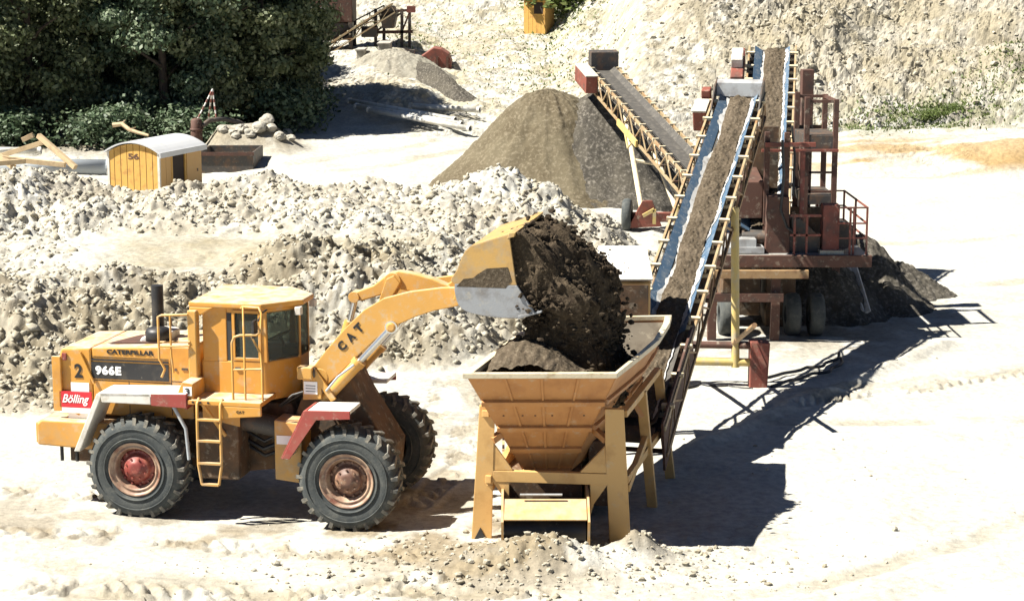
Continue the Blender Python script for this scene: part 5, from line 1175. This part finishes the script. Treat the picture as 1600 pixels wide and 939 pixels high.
for i, (s, Hh, W) in enumerate(((501, 9.5, 3.0), (502, 10.5, 3.4), (503, 8.0, 2.6))):
    tv.append((trunk_mesh(s, Hh, W), leaf_mesh('crown', s + 10, Hh, W, 80, 330, .20)))
trees = [ # px, distance, variant, scale, sunlit olive leaves?, label
 (-150,86,1,1.1,0,'large dark leafy tree past the left edge of the wood'), (-60,80.5,2,1.0,1,'olive-lit tree at the far left front of the wood'),
 (45,82,0,1.05,1,'sunlit olive tree standing behind the pale pipe on the left'), (30,92,1,1.15,0,'tall dark tree behind the sunlit olive tree'),
 (140,84,1,.95,1,'olive tree directly behind the yellow site hut, left of the gap'), (225,88,1,1.1,0,'tall dark tree in the middle of the wood above the hut roof'),
 (255,82.5,0,1.0,0,'bushy green tree right of the hut roof with low branches'), (330,84,1,1.0,1,'broad olive-green tree behind the striped tripod'),
 (345,89,1,1.1,0,'tallest dark tree behind the striped tripod'), (408,86,0,1.05,1,'leafy tree above the row of pale boulders'), (428,88.5,2,.92,1,'slim olive-green tree nearest the shaded road'),
 (385,90.5,0,.95,0,'dark tree squeezed in behind the boulder row'), (120,96,0,1.3,0,'dark tree in the second row at the left'), (-20,98,1,1.2,0,'dark tree in the back row at the left corner'), (240,95,1,1.05,0,'dark tree in the back row behind the middle'), (180,91,0,1.1,0,'dark tree standing between the hut tree and the middle of the wood')]
cr_ol = {}
for i, (px, Yd, vr, sc, ol, lab) in enumerate(trees):
    x = (px - 800) / FPX * (Yd * .983 + 1.2); z = gz(x, Yd)
    t = thing('tree', lab, 'tree', (x, Yd, z), (0, 0, random.uniform(0, 6.28)), 'trees of the wood on the left'); t.scale = (sc, sc, sc)
    link('trunk', tv[vr][0], t)
    if ol and vr not in cr_ol: cr_ol[vr] = tv[vr][1].copy(); cr_ol[vr].materials.append(LM[1])
    if not ol and not tv[vr][1].materials: tv[vr][1].materials.append(LM[0])
    me = cr_ol[vr] if ol else tv[vr][1]
    link('crown', me, t)
for vr in cr_ol:
    cr_ol[vr].materials.clear(); cr_ol[vr].materials.append(LM[1])
# undergrowth at the edge of the wood
um = leaf_mesh('foliage', 560, 1.9, 1.3, 42, 70, .20); um.materials.append(LM[0])
um2 = leaf_mesh('foliage', 561, 1.7, 1.2, 40, 60, .20); um2.materials.append(LM[2])
bs = MB()
for k in range(5): bs.tube([(0,0,-.1), (.3*math.cos(k*1.3), .3*math.sin(k*1.3), .6), (.7*math.cos(k*1.3), .7*math.sin(k*1.3), 1.3)], [.04,.03,.01], 5)
bsm = bs.mesh('stem', M['bark'])
for px, Yd, lab in ((20,78.5,'dark shrub behind the pale pipe at the left edge'), (170,78.5,'dark shrub left of the hut roof'), (300,80,'dark shrub left of the tripod'), (430,84,'dark shrub above the last boulders'), (455,88,'dark shrub at the right foot of the wood')):
    x = (px - 800) / FPX * (Yd * .983 + 1.2); t = thing('shrub', lab, 'shrub', (x, Yd, gz(x, Yd) - .1), (0,0,random.uniform(0,6)), 'shrubs along the edge of the wood'); t.scale = (1.1,1.1,random.uniform(.7,1.1))
    link('stem', bsm, t); link('foliage', um, t)
for px, Yd, s, lab in ((885,112,1.0,'green shrub just right of the small yellow cabin'), (930,113,1.2,'green shrub on the slope farther right of the small cabin'), (905,118,1.3,'green shrub up the slope behind the small cabin'), (965,119,1.2,'green shrub at the top of the slope, right of the cabin group'), (1455,83.6,.32,'low green shrub at the foot of the right hillside'), (1490,84.0,.26,'smaller green shrub right of the low one on the right hillside'), (845,119,1.0,'green shrub up the slope left of the others behind the cabin')):
    x = (px - 800) / FPX * (Yd * .983 + 1.2); t = thing('shrub', lab, 'shrub', (x, Yd, gz(x, Yd) - .1), (0,0,random.uniform(0,6)), 'green shrubs on the slopes'); s = s * (1.7 if Yd > 100 else 1); t.scale = (s*1.3,s*1.2,s*.7)
    link('stem', bsm, t); link('foliage', um2, t)
# weeds on the slopes: stuff
def weeds(name, n, spots, seed, lab, size=.16):
    r = np.random.default_rng(seed); X = []; Yy = []
    for px, Yd, sx, sy, k in spots:
        y = r.normal(Yd, sy, k); p = r.normal(px, sx, k); X.append((p - 800) / FPX * (y * .983 + 1.2)); Yy.append(y)
    X = np.concatenate(X); Yy = np.concatenate(Yy); Z = terrain_z(X, Yy)[0]; n = len(X)
    a = r.uniform(0, 6.28, n); d = np.stack([np.cos(a), np.sin(a), 0*a], 1); hgt = size * (.5 + r.random(n)); lean = r.normal(0, .5, (n, 2)) * hgt[:, None]
    B = np.stack([X, Yy, Z - .02], 1); T = B + np.concatenate([lean, hgt[:, None]], 1); wv = d * (hgt * .28)[:, None]; mid_ = (B + T) / 2
    v = np.stack([B, mid_ + wv, T, mid_ - wv], 1).reshape(-1, 3)
    me = bpy.data.meshes.new(name); me.vertices.add(4*n); me.vertices.foreach_set('co', v.astype(np.float32).ravel()); me.loops.add(4*n); me.loops.foreach_set('vertex_index', np.arange(4*n, dtype=np.int32)); me.polygons.add(n); me.polygons.foreach_set('loop_start', np.arange(n, dtype=np.int32)*4); me.update(calc_edges=True); me.materials.append(LM[2])
    o = link(name, me, kind='stuff'); o['label'] = lab
weeds('grass', 0, [(1450,83.6,55,.8,1500), (1340,83,60,1.0,500), (1590,86,60,1.5,900), (905,113,40,3,3000), (860,100,70,6,900), (650,108,60,4,500)], 601, 'sparse weeds and grass on the quarry slopes', .13)

# ---------------------------------------------------------------- things at the edge of the wood
b = MB(); a = at(-80, 236, 71); c = at(172, 243, 71); a.z = gz(a.x, 71) + .30; c.z = gz(c.x, 71) + .28
def pipe(lab, a, c, r, m, group='pipes lying on the ground', name='pipe'):
    t = thing(name, lab, 'pipe', ((a.x+c.x)/2, (a.y+c.y)/2, min(a.z, c.z) - r), (0,0,0), group)
    d = (Vector(c) - Vector(a)).normalized(); L = (Vector(c)-Vector(a)).length
    b = MB(); b.lathe([(r*.86,0),(r,0),(r,L),(r*.86,L),(r*.86,0)], a, d, 20); p = b.build('tube', M[m], t, world=True)
    b = MB(); b.lathe([(r*1.0,.0),(r*1.14,.0),(r*1.14,.12),(r*1.0,.12)], a, d, 20, False); b.lathe([(r*1.0,L-.12),(r*1.14,L-.12),(r*1.14,L),(r*1.0,L)], a, d, 20, False); b.build_each('collar', M[m], p, world=True)
    b = MB(); b.lathe([(0,.05),(r*.86,.05)], a, d, 16, False); b.lathe([(0,L-.05),(r*.86,L-.05)], a, d, 16, False); b.build_each('bore', M['shade_fill'], p, world=True)
    return t
pipe('thick grey pipe lying between the hut and the timbers', a, c, .30, 'pipe')
a = at(-90, 226, 74); c = at(64, 226, 74); a.z = gz(a.x, 74) + .42; c.z = gz(c.x, 74) + .42
pipe('thin pale pipe behind the thick grey pipe at the left edge', a, c, .13, 'palepipe')
for (x0, y0, Y0, x1, y1, Y1, r, lab) in ((545,158,88.5,712,176,84.0,.13,'pale long pipe lying rearmost at the foot of the loading mound'), (556,166,87.2,722,179,83.0,.13,'pale long pipe lying in the middle of the three at the mound'), (575,172,86,735,181,82.2,.12,'pale long pipe lying foremost of the three at the mound'), (640,166,88,750,172,86.5,.13,'short pale pipe at the right end behind the three long ones')):
    a = at(x0, y0, Y0); c = at(x1, y1, Y1); a.z = max(a.z, gz(a.x, a.y) + r); c.z = max(gz(c.x, c.y) + r, min(c.z, gz(c.x, c.y) + 3*r))
    pipe(lab, a, c, r, 'palepipe', 'long pipes at the foot of the mound', 'pipe')
def timber(lab, p, q, w_=.17):
    b = MB(); b.beam(p, q, w_, w_); o = b.build('timber_beam', M['timber'], None, .01); tag(o, lab, 'timber beam', 'timbers by the grey pipe')
Yt = 67.5
for (x0, y0, x1, y1, Y0, Y1, lab) in ((60,212,118,262,67.2,66.4,'timber beam leaning steeply down to the right beside the hut'), (0,244,70,222,67.6,67.3,'timber beam rising from the left edge to the leaning one'), (0,247,102,258,66.6,66.4,'timber beam lying flat along the ground left of the hut'), (-20,230,22,262,67.0,66.2,'timber beam slanting down at the very left edge'), (-10,256,40,252,66.0,66.2,'short timber beam half buried at the left edge'), (35,219,52,211,68.4,68.4,'short stub of timber behind the leaning beams')):
    timber(lab, at(x0, y0, Y0), at(x1, y1, Y1), .17)
# striped tripod with pump
tz = gz(-12.3, 78); tp = thing('tripod_pump', 'red and white striped pole tripod standing over a rusty pump barrel', 'tripod', (-12.4, 77, tz))
ap = at(332, 140, 77)
for (x, y, Yd) in ((309,186,76.6), (338,186,76.8), (326,184,78.2)):
    f_ = at(x, y, Yd); pl_ = MB(); pl_.tube([ap, f_], .032, 8); leg = pl_.build('leg', M['white'], tp, world=True)
    for k in range(4):
        b = MB(); b.tube([ap.lerp(f_, .08 + k*.25), ap.lerp(f_, .2 + k*.25)], .037, 8); b.build('red_band', M['rustred'], leg, world=True)
pb = at(307, 200, 76.4); b = MB(); b.lathe([(0,-.55),(.22,-.55),(.24,-.5),(.22,.3),(.17,.36),(0,.4)], pb, (0,0,1), 18); b.lathe([(.22,-.1),(.26,-.1),(.26,-.02),(.22,-.02)], pb, (0,0,1), 18); b.build('barrel', M['rust'], tp, world=True)
b = MB(); b.tube([at(315,198,76.4), at(328,188,76.6), at(350,186,77), at(372,191,77.4), at(384,198,77.6)], .10, 10); b.build('hose_arch', M['darksteel'], tp, world=True)
# made-up dark box standing in for the shaded earth bank by the hut
q0 = at(318, 232, 73); g_ = gz(q0.x, 72.5); tr_ = thing('bank_stand_in', 'made-up long dark box standing in for the shaded earth bank right of the hut', 'bank stand-in', (q0.x, 72.5, g_))
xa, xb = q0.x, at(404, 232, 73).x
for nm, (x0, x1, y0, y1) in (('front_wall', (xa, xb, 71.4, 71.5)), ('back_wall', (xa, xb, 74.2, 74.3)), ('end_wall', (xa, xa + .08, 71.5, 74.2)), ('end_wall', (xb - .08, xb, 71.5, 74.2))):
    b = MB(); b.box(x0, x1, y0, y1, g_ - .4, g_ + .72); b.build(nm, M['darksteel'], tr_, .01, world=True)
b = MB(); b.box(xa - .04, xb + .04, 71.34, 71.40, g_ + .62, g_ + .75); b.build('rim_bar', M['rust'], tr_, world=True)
# dead branch
br = [at(176,196,74), at(190,194,74), at(202,203,73.8), at(214,207,73.6), at(232,212,73.4)]
b = MB(); b.tube(br, [.09,.09,.08,.07,.05], 7); b.tube([br[1], at(196,188,74.2)], [.05,.02], 5); b.tube([br[2], at(212,199,74)], [.04,.015], 5); o = b.build('dead_branch', M['timber']); tag(o, 'bleached dead branch sticking up behind the hut roof', 'branch')
# boulders
bl = [(347,203,9,'small pale boulder at the left end of the boulder row'),(362,206,9,'rounded pale boulder second in the row'),(376,200,11,'pale boulder standing a little higher in the row'),(390,207,10,'squat pale boulder in the middle of the row'),(403,203,13,'widest pale boulder of the row'),(417,186,13,'grey-green boulder lying farther back alone'),(424,202,9,'pale boulder right of the widest one'),(436,212,10,'pale boulder close to the right end of the row'),(452,214,9,'pale boulder ending the row on the right'),(462,190,10,'single boulder right of the grey-green one'),(480,126,13,'white boulder at the entry of the shaded road'),(447,206,8,'small boulder behind the last ones of the row'),(368,212,8,'low boulder in front of the second one')]
for i, (px, py, rp, lab) in enumerate(bl):
    Yd = 74.5
    while Yd < 106 and at(px, py + rp * .6, Yd).z > gz((px - 800) / FPX * (Yd * .983 + 1.2), Yd): Yd += .15
    x = (px - 800) / FPX * (Yd * .983 + 1.2); z = gz(x, Yd); rad = rp / FPX * Yd * .9
    bm = bmesh.new(); bmesh.ops.create_icosphere(bm, subdivisions=3, radius=1)
    co = np.array([v.co[:] for v in bm.verts]); d = noise3(co * 1.0 + i * 7.3, 1.2, 700 + i)
    for v, k in zip(bm.verts, d): v.co *= (1 + .8 * k); v.co.z *= .8
    me = bpy.data.meshes.new('boulder'); bm.to_mesh(me); bm.free(); me.materials.append(M['boulder'])
    o = link('boulder', me); pz = at(px, py, Yd).z; o.location = (x, Yd, z + rad * .45); o.scale = (rad, rad, rad); o.rotation_euler = (0, 0, i); tag(o, lab, 'boulder', 'boulders at the edge of the wood')

# ---------------------------------------------------------------- small cabin on the slope
cb = at(843, 57, 110.5); cg = gz(cb.x, 110.5); cz0 = cg - .1
ca_ = thing('small_cabin', 'narrow yellow timber cabin with overhanging roof on the far slope', 'cabin', (cb.x, 110.5, cz0), (0, 0, R(-25)))
hC = 2.05
for k in range(5):
    b = MB(); b.box(-.65 + k*.26 + .008, -.65 + (k+1)*.26 - .008, -.66, -.62, 0, hC if k < 2 else hC); b.build('plank', M['hutyellow'], ca_)
    b = MB(); b.box(-.69, -.65, -.65 + k*.26 + .008, -.65 + (k+1)*.26 - .008, 0, hC); b.build('plank', M['hutyellow'], ca_)
b = MB(); b.box(-.64, .64, -.61, .64, 0, hC); b.build('wall', M['huttan'], ca_)
b = MB(); b.box(-.05, .5, -.675, -.66, 1.15, 1.8); wf = b.build('window', M['shade_fill'], ca_)
b = MB(); b.box(-.10, .55, -.69, -.672, 1.09, 1.15); b.build('sill', M['hutyellow'], wf)
b = MB(); b.hexa([(-.85,-.9,hC+.02),(.85,-.9,hC+.02),(.85,.85,hC+.12),(-.85,.85,hC+.12),(-.85,-.9,hC+.10),(.85,-.9,hC+.10),(.85,.85,hC+.2),(-.85,.85,hC+.2)]); b.build('roof', M['grey'], ca_)

# ---------------------------------------------------------------- far loading plant on its mound
fy = 103.0
def F(px, py, Yd=fy): return at(px, py, Yd)
fb = thing('loading_bin', 'brown steel loading bin with a white ledge at the edge of the wood', 'loading bin', (F(520,90).x, fy, gz(F(520,90).x, fy)))
a, c = F(488,34), F(553,34)
b = MB(); b.box(c.x-1.9, c.x-.1, fy-.9, fy+1.2, F(540,62).z, a.z-.05); b.build('drive_unit', M['darksteel'], fb, .03, world=True)
b = MB(); b.box(a.x, c.x, fy-1.0, fy+1.8, a.z, a.z + 3.2); b.build('bin', M['rust'], fb, .03, world=True)
l0, l1 = F(489,12), F(524,12); b = MB(); b.box(l0.x, l1.x, fy-1.35, fy-1.0, l0.z-.06, l0.z+.06); b.build('ledge', M['white'], fb, world=True)
b = MB(); b.prism([(a.x+.2,a.z),(c.x-.2,a.z),((a.x+c.x)/2+.4,a.z-1.0),((a.x+c.x)/2-.4,a.z-1.0)], 'y', fy-.8, fy+1.4); b.build('outlet', M['chassis'], fb, world=True)
for x in (a.x+.12, c.x-.12):
    for y in (fy-.9, fy+1.6):
        b = MB(); b.box(x-.1, x+.1, y-.1, y+.1, gz(x, y)-.3, a.z); b.build('leg', M['darksteel'], fb, world=True)
f2, L5 = conveyor('loading_conveyor', 'small rusty conveyor slanting up to the trestle on the far mound', F(505,78,102.2), F(612,10,102.2), .38, False, False, 'tanrail', 'conveyor', None, idl=9, truss=.35)
f2.pop('group', None) if 'group' in f2 else None
tz_ = thing('trestle', 'dark steel trestle carrying a bin over two concrete walls on the mound', 'trestle', (F(610,90).x, fy, gz(F(610,90).x, fy)))
for px in (587, 600, 628, 640):
    p0 = F(px, 96 if px < 615 else 78, fy + (0 if px in (587,628) else .8)); p1 = F(px, 14, p0.y); b = MB(); b.beam(p0, p1, .16, .16); b.build('post', M['darksteel'], tz_, world=True)
b = MB(); b.beam(F(575,51), F(645,50), .16, .16); b.beam(F(590,20), F(645,16), .14, .14); b.beam(F(587,50), F(628,20), .1, .1); b.build_each('cross_beam', M['rust'], tz_, world=True)
b = MB(); b.beam(F(628,50), F(640,20), .09, .09); b.beam(F(556,32), F(600,9), .07, .07); b.beam(F(556,32), F(556,44), .07, .07); b.beam(F(578,20), F(578,32), .07, .07); b.beam(F(600,9), F(600,22), .07, .07); b.build('hand_rail', M['rust'], tz_, world=True, kind='stuff')
b = MB(); b.box(F(566,60).x, F(590,60).x, fy-.6, fy+.6, F(580,58).z, F(580,42).z); b.build('lower_box', M['darksteel'], tz_, .02, world=True)
a, c = F(592,44), F(622,16); b = MB(); b.hexa([V(a.x+.25,fy-.7,a.z), V(c.x-.2,fy-.7,a.z), V(c.x-.2,fy+.9,a.z), V(a.x+.25,fy+.9,a.z), V(a.x,fy-1,c.z), V(c.x,fy-1,c.z), V(c.x,fy+1.2,c.z), V(a.x,fy+1.2,c.z)]); b.build('bin', M['darksteel'], tz_, .02, world=True)
a, c = F(636,20), F(646,10); b = MB(); b.box(a.x, c.x+.1, fy-.3, fy+.3, a.z, c.z); b.build('motor', M['rustred'], tz_, world=True)
for (x0, x1, yb, yt, Yd, dd, lab) in ((557,568,116,80,98.2,2.0,'left, narrower concrete wall under the trestle'), (591,608,106,70,98.6,2.4,'right, wider concrete wall under the trestle')):
    p0, p1 = F(x0, yb, Yd), F(x1, yt, Yd); t = thing('concrete_wall', lab, 'wall', (p0.x, Yd, p0.z), (0,0,0), 'concrete walls on the mound')
    b = MB(); b.box(p0.x, p1.x, Yd, Yd + dd, p0.z - 1.2, p1.z); b.build('wall', M['concrete'], t, .03, world=True)
    b = MB(); b.box(p0.x - .05, p1.x + .05, Yd - .05, Yd + dd + .05, p1.z, p1.z + .08); b.build('coping', M['concrete'], t, .01, world=True)
# rusty skip with arched back beside the mound
rs = thing('rusty_skip', 'rust-red arched steel skip lying on the slope right of the mound', 'skip', (F(675,100).x, 101, F(675,104,101).z))
bz = F(640,106,101); cx0, cx1 = F(641,106,101).x, F(706,106,101).x
prof_ = [(cx0,bz.z),(cx1,bz.z),(cx1,bz.z+.35),(cx1-.15,bz.z+.75),(F(690,76,101).x,F(690,76,101).z),(F(678,74,101).x,F(678,74,101).z),(F(655,90,101).x,F(655,90,101).z),(cx0,bz.z+.5)]
b = MB(); b.prism(prof_, 'y', 100.2, 102.2); sk = b.build('body', M['rustred'], rs, .03, world=True)
for px in (648, 665, 683, 699):
    q = F(px, 105, 100.2); b = MB(); b.box(q.x-.06, q.x+.06, 100.12, 100.2, bz.z, bz.z + .62); b.build('rib', M['rust'], sk, world=True)
b = MB(); b.box(cx0-.1, cx1+.1, 100.1, 102.3, bz.z-.25, bz.z); b.build('base', M['darksteel'], rs, world=True)
b = MB(); b.box(F(640,96,101).x, F(648,80,101).x, 100.6, 101.2, F(640,96,101).z, F(648,78,101).z); b.build('hinge_block', M['darksteel'], rs, world=True)
